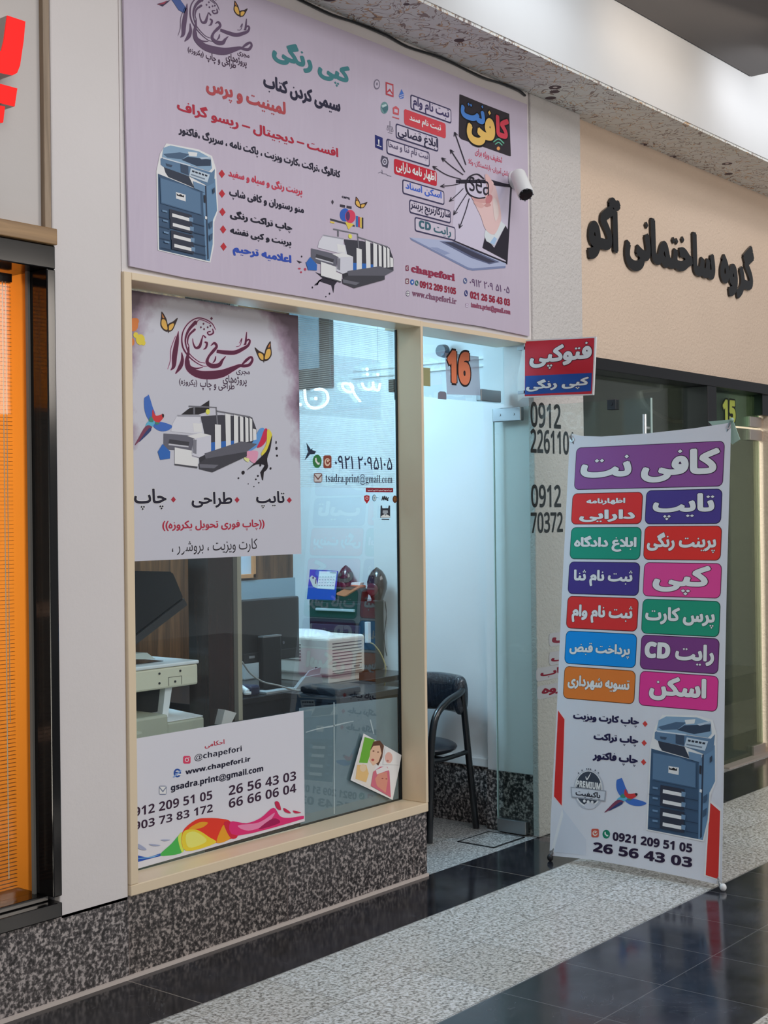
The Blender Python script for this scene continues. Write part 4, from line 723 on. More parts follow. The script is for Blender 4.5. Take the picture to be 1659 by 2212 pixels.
art('children_picture', SBy, Jb, [((214, 208, 200), [(1294, 480), (1362, 240), (1472, 300), (1420, 420), (1395, 535)]), ((104, 168, 56), [(1362, 242), (1420, 258), (1378, 390), (1330, 388)]), ((92, 62, 48), [(1412, 268), (1448, 262), (1472, 292), (1462, 360), (1440, 405), (1400, 372), (1396, 310)]), ((222, 178, 150), [(1412, 292), (1448, 290), (1458, 335), (1440, 385), (1410, 405), (1388, 375), (1394, 320)]), ((120, 76, 60), ell(1412, 322, 6, 4, 8), ell(1438, 328, 6, 4, 8)), ((178, 84, 80), ell(1408, 372, 9, 7, 10)),
 ((216, 180, 120), [(1320, 400), (1370, 400), (1385, 450), (1370, 500), (1310, 480)]), ((226, 192, 160), ell(1352, 418, 18, 22, 16)), ((230, 226, 228), [(1478, 300), (1566, 348), (1556, 400), (1465, 398)]), ((214, 170, 158), ell(1498, 360, 22, 32, 16)), ((182, 120, 116), ell(1492, 378, 7, 6, 8)),
 ((196, 104, 122), [(1396, 520), (1410, 440), (1452, 410), (1490, 412), (1502, 440), (1510, 585)]), ((230, 214, 214), [(1425, 430), (1480, 405), (1500, 430), (1470, 440), (1430, 455)]), ((204, 138, 120), [(1440, 450), (1488, 440), (1492, 490), (1480, 560), (1430, 520), (1420, 480)]), ((150, 84, 74), ell(1462, 478, 6, 4, 8), ell(1484, 480, 5, 4, 8))], baby, 2)
# sixteen sticker, small stickers in the pane over the door
S16 = Surf((0, 0.172, 0), (1, 0, 0), (0, 0, 1)); L16 = S16.crop('l'); u, v = S16.uv('l', 450, 575)
n16 = thing('number_sticker', 'door number sixteen in orange with black outline on a grey square over the door', 'number', (u, 0.172, v))
flat('grey_square', veil('grey_square_film', (150, 152, 170), 0.72), S16, [[L16(x, y) for x, y in ((305, 232), (580, 265), (596, 582), (322, 572))]], 0, n16)
om = mat('orange_number_ink', (226, 122, 84), 0.35)
text(S16, '16', 'l', (325, 480), (510, 232), ink(30, 18, 20), 1, n16, 0.05, 'number_outline', edge=0.05); text(S16, '16', 'l', (325, 480), (510, 232), om, 2, n16, 0.05, 'number_face')
tg = flat('note_sticker', ink(150, 150, 110), S16, [[L16(x, y) for x, y in ((118, 352), (186, 358), (188, 508), (120, 502))]], 0, None, base=(S16.uv('l', 150, 505)[0] + 0.0, 0.172, S16.uv('l', 150, 505)[1])); tag(tg, 'small olive paper note on the pane over the door, left of the number', 'sticker')
tg = flat('tag_sticker', ink(120, 122, 134), S16, [[L16(x, y) for x, y in ((248, 610), (250, 560), (265, 548), (305, 550), (318, 562), (318, 615))]], 0, None, base=(S16.uv('l', 280, 612)[0], 0.172, S16.uv('l', 280, 612)[1])); tag(tg, 'grey rounded tag sticker at the foot of the pane over the door', 'sticker')

# ---- small red and blue sign standing out from the wall
XS = 2.500; SS = Surf((XS, 0, 0), (0, -1, 0), (0, 0, 1)); Mm = SS.crop('m')
ps = thing('projecting_sign', 'small red and blue photocopy sign sticking out from the wall beside the door', 'sign', (XS, -0.2, 2.10))
bm = B(); prism(bm, [SS.pt(*Mm(x, y)) for x, y in ((38, 45), (515, 22), (497, 410), (35, 428))], (0.010, 0, 0)); link('panel', bm, mat('white_sign_plastic', (226, 222, 228), 0.35), ps)
flat('red_field', ink(190, 34, 50), SS, [[Mm(x, y) for x, y in ((44, 54), (505, 31), (489, 402), (42, 418))]], 1, ps)
flat('blue_field', ink(28, 72, 150), SS, [[Mm(x, y) for x, y in ((46, 284), (488, 263), (483, 385), (43, 408))]], 2, ps)
for s, bl, tr in (('فتوکپی', (75, 250), (488, 52)), ('کپی رنگی', (52, 398), (470, 280))):
    text(SS, s, 'm', bl, tr, ink(70, 24, 40), 3, ps, 0.05, 'text_shadow', edge=0.03); text(SS, s, 'm', bl, tr, ink(226, 230, 236), 4, ps, 0.05, 'text_line')
y0 = SS.uv('m', 38, 45)[0]
bm = B(); prism(bm, [(XS + 0.002, -y0 + 0.004, 2.36), (XS + 0.002, 0.02, 2.345), (XS + 0.002, 0.055, 2.20), (XS + 0.002, 0.05, 2.09), (XS + 0.002, -y0 + 0.004, 2.11)], (0.003, 0, 0)); link('mounting_flap', bm, mat('pale_plastic_flap', (206, 214, 214), 0.4), ps)
bm = B(); box(bm, XS, 2.562, -0.014, 0.05, 2.335, 2.350); box(bm, XS, 2.562, -0.014, 0.05, 2.125, 2.140); link('bracket', bm, steel, ps)

# ---- numbers on the stucco column
SC_ = Surf((0, -0.013, 0), (1, 0, 0), (0, 0, 1)); blk = mat('black_vinyl', (20, 20, 22), 0.4)
for lab, rows in (('tall black mobile number in two rows on the column, the upper of the two', (('0912', (1003, 838), (1248, 655)), ('2261101', (1003, 1050), (1350, 878)))), ('tall black mobile number in two rows on the column, the lower of the two', (('0912', (1008, 1495), (1250, 1310)), ('70372', (1005, 1705), (1265, 1530))))):
    u, v = SC_.uv('l', 1120, rows[1][1][1]); th = thing('phone_number', lab, 'lettering', (u, -0.013, v), 'phone numbers on the column')
    for s, bl, tr in rows: text(SC_, s, 'l', bl, tr, blk, 1, th, 0.024, 'number_row', lf='light')
pw = mat('white_sticker_film', (196, 192, 200), 0.4)
for s, lab, c, bl, tr, tbl, ttr in (('ت', 'topmost of the white service stickers with maroon writing on the column', 'F', (1186, 1397), (1260, 1356), (1192, 1392), (1240, 1366)), ('کپی', 'white service sticker second from the top on the column', 'F', (1186, 1438), (1260, 1396), (1190, 1432), (1248, 1402)),
 ('کتاب', 'white maroon-lettered service sticker on the column, third from the top', 'F', (1158, 1473), (1262, 1428), (1167, 1468), (1240, 1440)), ('جزوه', 'lowest of the white service stickers on the column', 'F', (1160, 1512), (1262, 1468), (1170, 1508), (1236, 1480))):
    (u0, v0), (u1, v1) = SC_.uv(c, *bl), SC_.uv(c, *tr); th = thing('service_sticker', lab, 'sticker', ((u0 + u1) / 2, -0.013, v0), 'service stickers on the column')
    v1 = v0 + 0.064; flat('white_base', pw, SC_, [rrect(u0, v0, u1, v1, 0.02)], 1, th)
    uu0 = SC_.uv(c, *tbl)[0]; uu1 = SC_.uv(c, *ttr)[0]; text(SC_, s, None, None, None, ink(140, 24, 52), 2, th, 0.05, uvbox=((uu0, v0 + .011), (uu1, v1 - .011)))
# ---- lettering of the next shop, number fifteen
SW = Surf((0, 0.033, 0), (1, 0, 0), (0, 0, 1)); u, v = SW.uv('r', 950, 1250)
aku = thing('wall_lettering', 'raised glossy black Persian lettering on the beige wall right of the column', 'lettering', (u, 0.033, v))
gl = mat('glossy_black_acrylic', (18, 15, 16), 0.08, 0, 0.6)
text(SW, 'گروه ساختمانی آکو', 'r', (405, 1150), (1550, 1059), gl, 0, aku, 0.055, 'letters', thick=0.012, res=5)
S15 = Surf((0, 0.082, 0), (1, 0, 0), (0, 0, 1)); u, v = S15.uv('m', 1400, 600)
n15 = thing('number_sticker', 'door number fifteen in yellow-green with black outline over the next door', 'number', (u, 0.082, v))
text(S15, '15', 'm', (1358, 592), (1442, 448), ink(18, 22, 8), 1, n15, 0.05, 'number_outline', edge=0.06); text(S15, '15', 'm', (1358, 592), (1442, 448), ink(168, 178, 78), 2, n15, 0.04, 'number_face')
# ---- raised letters of the left shop
SL = Surf((0, -0.055, 0), (1, 0, 0), (0, 0, 1)); Pp = SL.crop('p')
redm = mat('glowing_red_acrylic', (150, 6, 4), 0.4, 0, 0.2, (255, 16, 6), 1.1); gside = mat('grey_letter_side', (168, 156, 150), 0.5)
for lab, polys in (('tall glowing red channel letter at the left edge', [[(55, 115), (190, 160), (178, 300), (150, 490), (128, 545), (95, 562), (-60, 530), (-60, 380), (10, 380), (30, 300)]]), ('glowing red letter dots below the tall red letter', [[(-60, 612), (0, 625), (130, 660), (110, 795), (-60, 752)], [(-60, 775), (38, 795), (24, 915), (-60, 920)]])):
    th = None
    for p in polys:
        q = [SL.pt(*Pp(x, y)) for x, y in p]
        if th is None: th = thing('channel_letter', lab, 'letter', (q[-1].x, 0.0, min(a.z for a in q)))
        bm = B(); prism(bm, [a + Vector((0, 0.004, 0)) for a in q], (0, 0.072, 0)); link('letter_side', bm, gside, th)
        bm = B(); prism(bm, q, (0, 0.004, 0)); link('lit_face', bm, redm, th)
bm = B(); prism(bm, [SL.pt(*Pp(x, y)) + Vector((0, 0.04, 0)) for x, y in ((-40, 1330), (0, 1360), (18, 1385), (24, 1460), (42, 1520), (38, 1578), (14, 1550), (-40, 1490))], (0, 0.035, 0)); tag(link('black_letter', bm, gl), 'black raised letter end on the grey fascia under the red letters', 'letter')
# ================================================================== X-banner in the corridor
SX = Surf((2.2, -0.282, 0.015), (0, -1, 0), (0.25, 0, 1.9)); N_ = SX.crop('n'); O_ = SX.crop('o')
xb = thing('banner_stand', 'tall white cloth banner on a stand by the door, with rows of coloured boxes', 'banner', (2.25, -0.70, 0))
cloth = mat('white_banner_cloth', (206, 207, 214), 0.42, 0, 0.35); t = NT(cloth); mp = t.n('ShaderNodeMapping'); mp.inputs['Scale'].default_value = (1, 4, 1); t.l(t.pos(), mp.inputs[0]); t.bump(t.noise(2.2, 3, 0.6, mp.outputs[0]), 0.25, 0.02)
edge_px = [(1231, 941), (1300, 943), (1400, 936), (1500, 925), (1579, 913), (1577, 1000), (1570, 1250), (1566, 1450), (1563, 1700), (1559, 1912), (1470, 1893), (1370, 1873), (1270, 1856), (1187, 1848), (1190, 1760), (1202, 1550), (1213, 1300), (1224, 1080)]
flat('banner_cloth', cloth, SX, [[SX.uv('F', *p) for p in edge_px]], 0, xb, thick=-0.0008)
def pill(bl, tr, col, c='n'):
    (u0, v0), (u1, v1) = SX.uv(c, *bl), SX.uv(c, *tr); r = 0.022
    flat('box_edge', ink(*[int(x * 0.45) for x in col]), SX, [rrect(u0 - .003, v0 - .003, u1 + .003, v1 + .003, r + .003)], 1, xb)
    return flat('service_box', ink(*col), SX, [rrect(u0, v0, u1, v1, r)], 2, xb)
WH = ink(226, 222, 230)
for bl, tr, col, txts in (((270, 522), (1345, 178), (134, 74, 140), (('کافی نت', (308, 488), (1318, 222)),)), ((248, 770), (758, 545), (214, 44, 44), (('اظهارنامه', (355, 635), (637, 583)), ('دارایی', (303, 758), (708, 665)))), ((778, 768), (1328, 522), (70, 54, 130), (('تایپ', (828, 745), (1280, 548)),)),
 ((238, 1018), (748, 797), (24, 142, 116), (('ابلاغ دادگاه', (265, 968), (720, 855)),)), ((767, 1023), (1325, 788), (216, 44, 38), (('پرینت رنگی', (788, 978), (1292, 830)),)), ((224, 1268), (738, 1052), (66, 50, 126), (('ثبت نام ثنا', (262, 1214), (690, 1105)),)), ((763, 1285), (1325, 1058), (214, 66, 140), (('کپی', (828, 1276), (1252, 1072)),)),
 ((212, 1515), (727, 1308), (208, 46, 46), (('ثبت نام وام', (248, 1475), (690, 1362)),)), ((752, 1552), (1315, 1330), (24, 142, 112), (('پرس کارت', (775, 1502), (1282, 1380)),)), ((200, 1768), (716, 1566), (8, 136, 214), (('پرداخت قبض', (232, 1715), (672, 1640)),)), ((742, 1808), (1308, 1598), (116, 56, 122), (('رایت CD', (770, 1765), (1278, 1640)),)),
 ((190, 2018), (706, 1830), (222, 118, 48), (('تسویه شهرداری', (220, 1952), (668, 1885)),)), ((733, 2068), (1302, 1868), (220, 54, 140), (('اسکن', (803, 2032), (1222, 1885)),))):
    p = pill(bl, tr, col); dark = ink(*[int(x * 0.4) for x in col])
    for s, b_, t_ in txts:
        text(SX, s, 'n', b_, t_, dark, 3, p, 0.05, 'text_shadow', edge=0.022); text(SX, s, 'n', b_, t_, WH, 4, p, 0.05, 'text_line')
DN = (30, 26, 66)
for s, bl, tr in (('چاپ کارت ویزیت', (258, 262), (735, 235)), ('چاپ تراکت', (405, 412), (730, 370)), ('چاپ فاکتور', (398, 552), (727, 507))): text(SX, s, 'o', bl, tr, ink(*DN), 2, xb, 0.06, 'text_line')
for x, y in ((777, 278), (770, 415), (766, 553)): flat('red_bullet', ink(196, 62, 58), SX, [[O_(x + a, y + b_) for a, b_ in ((0, -22), (19, 2), (0, 22), (-19, -2))]], 2, xb)
for s, bl, tr in (('0921 209 51 05', (543, 1115), (1117, 1140)), ('26 56 43 03', (403, 1195), (1117, 1238))): text(SX, s, 'o', bl, tr, ink(36, 24, 52), 3, xb, 0.02, 'text_line')
icon(SX, 'o', 418, 1062, 27, 31, (190, 82, 66), xb, 2, 'swirl', (228, 206, 196)); icon(SX, 'o', 498, 1070, 27, 31, (24, 120, 92), xb, 2, 'phone')
art('red_side_band', SX, O_, [((222, 204, 206), [(146, 170), (206, 240), (186, 880), (114, 806)]), ((200, 44, 42), [(152, 182), (198, 246), (178, 866), (122, 798)])], xb, 1)
art('red_side_band', SX, O_, [((206, 208, 216), [(1258, 300), (1334, 360), (1326, 880), (1240, 770)]), ((224, 222, 228), [(1236, 820), (1325, 890), (1316, 1405), (1200, 1370)]), ((200, 48, 42), [(1242, 842), (1316, 906), (1303, 1393), (1212, 1364)])], xb, 1)
art('grey_corner_band', SX, O_, [((196, 200, 210), [(98, 1196), (182, 884), (352, 1108), (350, 1222)]), ((214, 214, 222), [(182, 884), (190, 930), (120, 1196), (98, 1196)])], xb, 1)
badge = art('quality_badge', SX, O_, [((176, 180, 190), ell(372, 752, 110, 142)), ((226, 226, 232), ell(370, 746, 100, 130)), ((58, 66, 80), ell(370, 742, 92, 122)), ((196, 198, 206), ell(380, 866, 40, 24))], xb, 2)
art('ribbon_band', SX, O_, [((150, 154, 164), [(243, 730), (499, 758), (492, 836), (249, 806)]), ((196, 200, 208), [(250, 738), (490, 764), (484, 826), (256, 798)]), ((230, 230, 236), ell(342, 832, 10, 11, 10), ell(369, 838, 11, 12, 10), ell(398, 840, 10, 11, 10))], badge, 4)
flat('check_mark', ink(226, 226, 232), SX, [[O_(x, y) for x, y in p] for p in strokes_polys([[(352, 658, 5), (362, 676, 9), (388, 632, 4)]])], 5, badge, uni=True)
flat('ring_dots', ink(90, 96, 108), SX, [[O_(x, y) for x, y in ell(a, b_, 5, 6, 8)] for a, b_ in ((358, 602), (372, 602), (386, 604), (325, 612), (300, 632), (420, 612), (442, 630))], 4, badge)
text(SX, 'PREMIUM', 'o', (283, 730), (460, 704), ink(232, 232, 238), 5, badge, 0.03, 'text_line'); text(SX, 'باکیفیت', 'o', (278, 800), (458, 772), ink(40, 44, 56), 6, badge, 0.03, 'text_line')
Mq = remap(SG, 'e', (88, 1382), (410, 942), SX, 'o', (488, 915), (798, 680)); art('printed_parrot', SX, Mq , smooth_art(PARROT), xb, 2)
BLU = (56, 82, 110)
COPIER = [((226, 226, 232), [(812, 440), (848, 300), (900, 214), (1150, 216), (1262, 250), (1292, 350), (1290, 690), (1250, 790), (1238, 980), (1198, 1124), (1155, 1116), (786, 1040)]), (BLU, [(822, 455), (1165, 550), (1160, 1106), (796, 1035)]), ((98, 132, 164), [(1165, 550), (1215, 470), (1278, 430), (1280, 690), (1240, 772), (1226, 970), (1192, 1112), (1160, 1106)]), ((44, 56, 76), [(1188, 500), (1200, 496), (1186, 1090), (1172, 1100)]),
 ((90, 120, 150), [(862, 330), (1250, 385), (1280, 352), (1268, 465), (1210, 500), (1060, 440), (870, 400), (846, 385), (848, 338)]), ((46, 54, 70), [(870, 400), (1060, 442), (1095, 520), (1165, 550), (1040, 510), (900, 470), (880, 440)]), ((128, 158, 184), [(876, 252), (930, 225), (1150, 232), (1250, 268), (1256, 350), (1230, 378), (860, 324)]), ((46, 62, 84), [(1008, 322), (1062, 288), (1250, 282), (1246, 332), (1130, 352)]), ((70, 94, 120), [(870, 300), (1000, 265), (1075, 268), (1012, 318), (900, 322)]),
 ((214, 222, 230), [(1062, 250), (1140, 244), (1132, 276), (1072, 282)]), ((176, 190, 204), [(1150, 280), (1246, 258), (1250, 272), (1170, 292)]), ((196, 206, 216), [(866, 326), (1076, 352), (1074, 362), (864, 336)]), ((56, 72, 94), [(885, 368), (935, 375), (925, 392), (890, 386)], [(998, 352), (1058, 362), (1058, 432), (998, 418)]),
 ((184, 198, 210), [(1078, 375), (1232, 404), (1208, 472), (1060, 440)]), ((40, 48, 62), *[[(1088 + k * 26, 390 + k * 4.6), (1108 + k * 26, 394 + k * 4.6), (1104 + k * 26, 408 + k * 4.6), (1085 + k * 26, 404 + k * 4.6)] for k in range(5)]), ((110, 124, 140), [(1078, 420), (1190, 442), (1186, 452), (1074, 430)]),
 ((104, 134, 164), [(1090, 476), (1186, 500), (1178, 556), (1096, 532)]), ((62, 90, 120), [(832, 480), (1030, 515), (1085, 540), (1148, 555), (1146, 742), (828, 680)]), ((86, 116, 146), [(838, 488), (1028, 522), (1082, 546), (1140, 560), (1138, 734), (834, 672)]), ((40, 44, 56), [(1170, 575), (1186, 580), (1182, 640), (1168, 634)]), ((222, 224, 230), [(948, 580), (1022, 592), (1020, 645), (946, 630)], [(1172, 746), (1188, 750), (1186, 772), (1170, 768)]), ((26, 26, 34), [(952, 588), (965, 600), (985, 592), (1000, 604), (1010, 594), (1008, 616), (952, 606)])]
for k, yy in enumerate((738, 812, 902, 975)):
    COPIER += [((44, 50, 66), [(890, yy - 22), (1062, yy + 10), (1058, yy + 85), (886, yy + 52)]), ((228, 228, 232), [(908, yy + 10), (1040, yy + 36), (1040, yy + 62), (906, yy + 36)]), ((104, 134, 164), [(1042, yy + 26), (1072, yy + 32), (1068, yy + 66), (1040, yy + 60)], [(834, yy - 10), (872, yy - 4), (870, yy + 10), (834, yy + 4)]), ((40, 56, 78), [(806, yy + 42), (886, yy + 58), (886, yy + 62), (806, yy + 46)], [(1066, yy + 70), (1160, yy + 88), (1160, yy + 93), (1066, yy + 75)])]
COPIER += [((60, 84, 110), [(1198, 800), (1228, 780), (1222, 830), (1200, 850)], [(1196, 900), (1224, 880), (1218, 930), (1196, 950)]), ((50, 62, 80), [(1245, 520), (1262, 505), (1262, 545), (1246, 560)])]
art('printed_photocopier', SX, O_, COPIER, xb, 3)
Mc = remap(SX, 'o', (795, 1062), (1280, 258), SB, 'b', (128, 791), (480, 178)); art('printed_photocopier', SB, Mc, COPIER, shop_sign, 3)
# stand behind the cloth
pole = mat('grey_fibre_pole', (120, 122, 126), 0.4, 0.2); tipm = mat('white_plastic_tip', (222, 222, 220), 0.4); darkp = mat('dark_plastic_tip', (30, 30, 34), 0.5)
cor = {k: SX.pt(*SX.uv('F', *p)) for k, p in {'tl': (1236, 950), 'tr': (1574, 922), 'br': (1554, 1906), 'bl': (1192, 1842)}.items()}
hub = Vector((2.50, -0.70, 0.98))
for k in cor:
    out = cor[k] + (cor[k] - hub).normalized() * 0.02
    bm = B(); tube(bm, [hub, hub.lerp(out, 0.5) + Vector((0.02, 0, 0)), out], 0.006, 8); link('stand_rod', bm, pole, xb)
    bm = B(); tube(bm, [cor[k] + SX.N * 0.0010, cor[k] + SX.N * 0.0035], 0.011, 14); link('grommet', bm, mat('metal_grommet', (190, 190, 192), 0.3, 0.9), xb)
bm = B(); tube(bm, [hub, (2.512, -0.70, 0.45), (2.500, -0.70, 0.006)], 0.007, 8); link('rear_leg', bm, pole, xb)
bm = B(); ellipsoid(bm, hub, (0.03, 0.05, 0.06)); link('hub', bm, darkp, xb, smooth=True)
for k, m in (('br', tipm), ('bl', darkp)):
    c = cor[k]; bm = B(); ellipsoid(bm, (c.x - 0.004, c.y + (-.018 if k == 'br' else .006), 0.016), (0.014, 0.014, 0.016)); tube(bm, [(c.x - 0.004, c.y + (-.018 if k == 'br' else .006), 0.016), c], 0.005, 8); link('foot_tip', bm, m, xb, smooth=True)
bm = B(); c = cor['tr']; prism(bm, [c + Vector((0.012, 0.10, 0.028)), c + Vector((0.012, -0.012, 0.032)), c + Vector((0.012, -0.045, -0.055)), c + Vector((0.012, -0.01, -0.075))], (0.004, 0, 0)); ellipsoid(bm, c + Vector((0.006, -0.012, 0.03)), (0.009, 0.009, 0.009)); link('corner_pocket', bm, mat('pale_green_pocket', (150, 176, 164), 0.5), xb)
bm = B(); c = cor['tl']; prism(bm, [c + Vector((0.010, 0.010, 0.030)), c + Vector((0.010, -0.06, 0.012)), c + Vector((0.010, 0.0, -0.05))], (0.004, 0, 0)); link('corner_pocket', bm, tipm, xb)

# ================================================================== chair by the door
chm = mat('black_chair_metal', (20, 22, 26), 0.28, 0.1, 0.6, coat=0.4)
wrap = mat('plastic_wrapped_leather', (30, 36, 46), 0.16, 0, 0.7, coat=0.8); t = NT(wrap); mp = t.n('ShaderNodeMapping'); mp.inputs['Scale'].default_value = (30, 30, 5); t.l(t.pos(), mp.inputs[0]); t.bump(t.noise(1.6, 4, 0.7, mp.outputs[0]), 0.9, 0.02)
ch = thing('tub_chair', 'black metal tub chair with plastic wrapped backrest standing in the doorway', 'chair', (2.34, 0.55, 0))
Y0, Y1 = 0.35, 0.72
for y, s in ((Y0, 1), (Y1, -1)):
    bm = B(); tube(bm, curve([(2.150, y, 0.0), (2.168, y, 0.30), (2.178, y, 0.46), (2.212, y, 0.585), (2.30, y, 0.648), (2.42, y + .006 * s, 0.680), (2.487, y + .035 * s, 0.708), (2.508, y + .10 * s, 0.730), (2.512, (Y0 + Y1) / 2, 0.738)], 6), 0.0175, 12); link('arm_tube', bm, chm, ch, smooth=True)
    bm = B(); tube(bm, [(2.448, y + .012 * s, 0.685), (2.48, y + .006 * s, 0.40), (2.535, y, 0.0)], 0.0165, 12); link('leg', bm, chm, ch, smooth=True)
path = curve([(2.435, Y0 + .012, .66), (2.470, Y0 + .045, .665), (2.492, Y0 + .11, .668), (2.500, (Y0 + Y1) / 2, .670), (2.492, Y1 - .11, .668), (2.470, Y1 - .045, .665), (2.435, Y1 - .012, .66)], 5)
bm = B(); rings = []
for k, p in enumerate(path):
    d = (path[min(k + 1, len(path) - 1)] - path[max(k - 1, 0)]).normalized(); nn = Vector((d.y, -d.x, 0)); e = min(1.0, (min(k, len(path) - 1 - k) + .6) / 2.4); e = math.sqrt(max(e, 0)) if e < 1 else 1
    rings.append([bm.verts.new(p + nn * (.037 * e * math.copysign(abs(math.cos(q * math.pi / 12)) ** .75, math.cos(q * math.pi / 12))) + Vector((0, 0, .094 * (.55 + .45 * e) * math.copysign(abs(math.sin(q * math.pi / 12)) ** .8, math.sin(q * math.pi / 12))))) for q in range(24)])
for k in range(len(rings) - 1):
    for q in range(24): bm.faces.new((rings[k][q], rings[k][(q + 1) % 24], rings[k + 1][(q + 1) % 24], rings[k + 1][q]))
bm.faces.new(list(reversed(rings[0]))); bm.faces.new(rings[-1]); bmesh.ops.recalc_face_normals(bm, faces=bm.faces); link('backrest', bm, wrap, ch, smooth=True)
bm = B(); ellipsoid(bm, (2.335, (Y0 + Y1) / 2, 0.415), (0.178, 0.180, 0.042), None, 28, 12); link('seat', bm, mat('black_vinyl_seat', (34, 37, 44), 0.3, 0, 0.5), ch, smooth=True)
bm = B(); tube(bm, curve([(2.175, Y0, 0.385), (2.30, Y0 + .02, 0.372), (2.475, Y0 + .006, 0.385)], 5), 0.012, 8); tube(bm, curve([(2.175, Y1, 0.385), (2.30, Y1 - .02, 0.372), (2.475, Y1 - .006, 0.385)], 5), 0.012, 8); tube(bm, [(2.30, Y0 + .02, 0.372), (2.30, Y1 - .02, 0.372)], 0.012, 8); link('seat_frame', bm, chm, ch, smooth=True)

# ================================================================== security camera, hatch
sc_ = thing('security_camera', 'white bullet security camera on the upper right edge of the lilac sign', 'security camera', (2.44, 0.0, 3.12))
wp = mat('white_camera_plastic', (228, 228, 230), 0.35)
p0 = at(1113, 388, 'y', -0.025); p1 = at(1118, 376, 'y', -0.075); p2 = at(1136, 420, 'y', -0.155)
bm = B(); tube(bm, [p0 + Vector((0, 0.010, 0)), p0 + Vector((0, -0.022, 0))], [0.042, 0.036], 24); link('mount', bm, wp, sc_, smooth=True)
bm = B(); tube(bm, curve([p0, p0.lerp(p1, .6) + Vector((0, 0, -.012)), p1.lerp(p2, .25)], 5), 0.014, 10); link('arm', bm, wp, sc_, smooth=True)
ax = (p2 - p1).normalized(); bm = B(); tube(bm, [p1, p1 + ax * 0.008, p2 - ax * .006, p2], [0.026, 0.036, 0.038, 0.034], 24); link('body', bm, wp, sc_, smooth=True)
bm = B(); tube(bm, [p2 - ax * 0.002, p2 + ax * 0.003], [0.033, 0.031], 24); link('front_window', bm, mat('black_lens_cover', (14, 14, 18), 0.1), sc_, smooth=True)
bm = B()
for k in range(8):
    a = Matrix.Rotation(k * math.pi / 4, 4, ax) @ ax.orthogonal() * 0.023; tube(bm, [p2 + ax * 0.002 + a, p2 + ax * 0.005 + a], 0.004, 8)
link('infrared_led', bm, mat('grey_led', (96, 98, 108), 0.3), sc_)
ha = thing('floor_hatch', 'flat metal framed floor plate set in the entrance tiles under the door', 'floor plate', (2.37, 0.15, 0))
bm = B()
for a in ((2.245, 2.505, 0.045, 0.053), (2.245, 2.505, 0.247, 0.255), (2.245, 2.253, 0.045, 0.255), (2.497, 2.505, 0.045, 0.255)): box(bm, a[0], a[1], a[2], a[3], 0, 0.004)
link('rim', bm, dark_steel, ha); bm = B(); box(bm, 2.253, 2.497, 0.053, 0.247, 0, 0.003); link('cover_plate', bm, gran_in, ha)

# ================================================================== inside the shop
beige = mat('aged_beige_plastic', (206, 200, 178), 0.5); beige2 = mat('grey_beige_plastic', (168, 166, 148), 0.5); offwhite = mat('white_plastic', (226, 226, 222), 0.4); blackp = mat('black_plastic', (20, 21, 24), 0.3); dkglass = mat('dark_glass', (30, 40, 52), 0.08, 0, 0.6)
cp = thing('photocopier', 'large beige photocopier with its black lid raised, behind the lower left of the window', 'photocopier', (0.45, 0.70, 0))
bm = B(); box(bm, 0.08, 0.772, 0.45, 0.98, 0.885, 0.968, 0.008); link('scanner_body', bm, beige, cp)
bm = B(); box(bm, 0.08, 0.775, 0.446, 0.99, 0.968, 0.982, 0.004); link('top_deck', bm, offwhite, cp)
bm = B(); box(bm, 0.14, 0.66, 0.53, 0.92, 0.980, 0.984); link('platen_glass', bm, dkglass, cp)
bm = B()
for x, y in ((344, 1455), (389, 1449), (344, 1476), (378, 1472)):
    q = at(x, y, 'y', 0.45); tube(bm, [q + Vector((0, 0.002, 0)), q + Vector((0, -0.003, 0))], 0.0045, 10)
link('screw', bm, dark_steel, cp)
a, b_ = at(364, 1463, 'y', .4495), at(392, 1478, 'y', .4495); bm = B()
for x0, x1, z0, z1 in ((a.x, b_.x, a.z, a.z - .0015), (a.x, a.x + .0015, b_.z, a.z), (b_.x, b_.x + .0015, b_.z, a.z)): box(bm, x0, x1, 0.4485, 0.4505, min(z0, z1), max(z0, z1))
link('cover_seam', bm, mat('seam_line', (90, 86, 76), 0.6), cp)
lid = [at(x, y, 'y', 0.52) for x, y in ((262, 1237), (293, 1233), (374, 1235), (381, 1250), (398, 1292), (293, 1372), (262, 1390))]
bm = B(); prism(bm, lid, (0, 0.34, 0)); bmesh.ops.bevel(bm, geom=list(bm.edges), offset=0.006, segments=2, affect='EDGES'); link('lid', bm, mat('glossy_black_lid', (20, 21, 28), 0.15, 0, 0.5, coat=0.5), cp)
bm = B(); prism(bm, [at(x, y, 'y', 0.515) for x, y in ((398, 1293), (405, 1307), (294, 1392), (262, 1410), (262, 1392), (293, 1374))], (0, 0.35, 0)); link('lid_rim', bm, mat('dark_grey_lid_rim', (48, 48, 52), 0.4), cp)
bm = B(); box(bm, 0.12, 0.50, 0.60, 0.95, 0.980, 1.075, 0.02); link('lid_hinge', bm, mat('dark_hinge_plastic', (58, 62, 66), 0.4), cp)
bm = B(); prism(bm, [at(x, y, 'y', 0.5) for x, y in ((291, 1412), (318, 1410), (336, 1424), (291, 1424))], (0, 0.2, 0)); link('document_guide', bm, mat('pale_grey_plastic', (176, 182, 176), 0.4), cp)
bm = B(); a = at(364, 1483, 'y', .47); prism(bm, [(a.x - .016, .47, .89), (a.x + .02, .47, .89), (a.x - .005, .47, .77), (a.x - .035, .47, .77)], (0, .03, 0)); link('support_post', bm, offwhite, cp)
bm = B(); box(bm, 0.08, 0.72, 0.60, 0.96, 0.76, 0.89); link('inner_cavity', bm, mat('black_inside', (24, 24, 26), 0.6), cp)
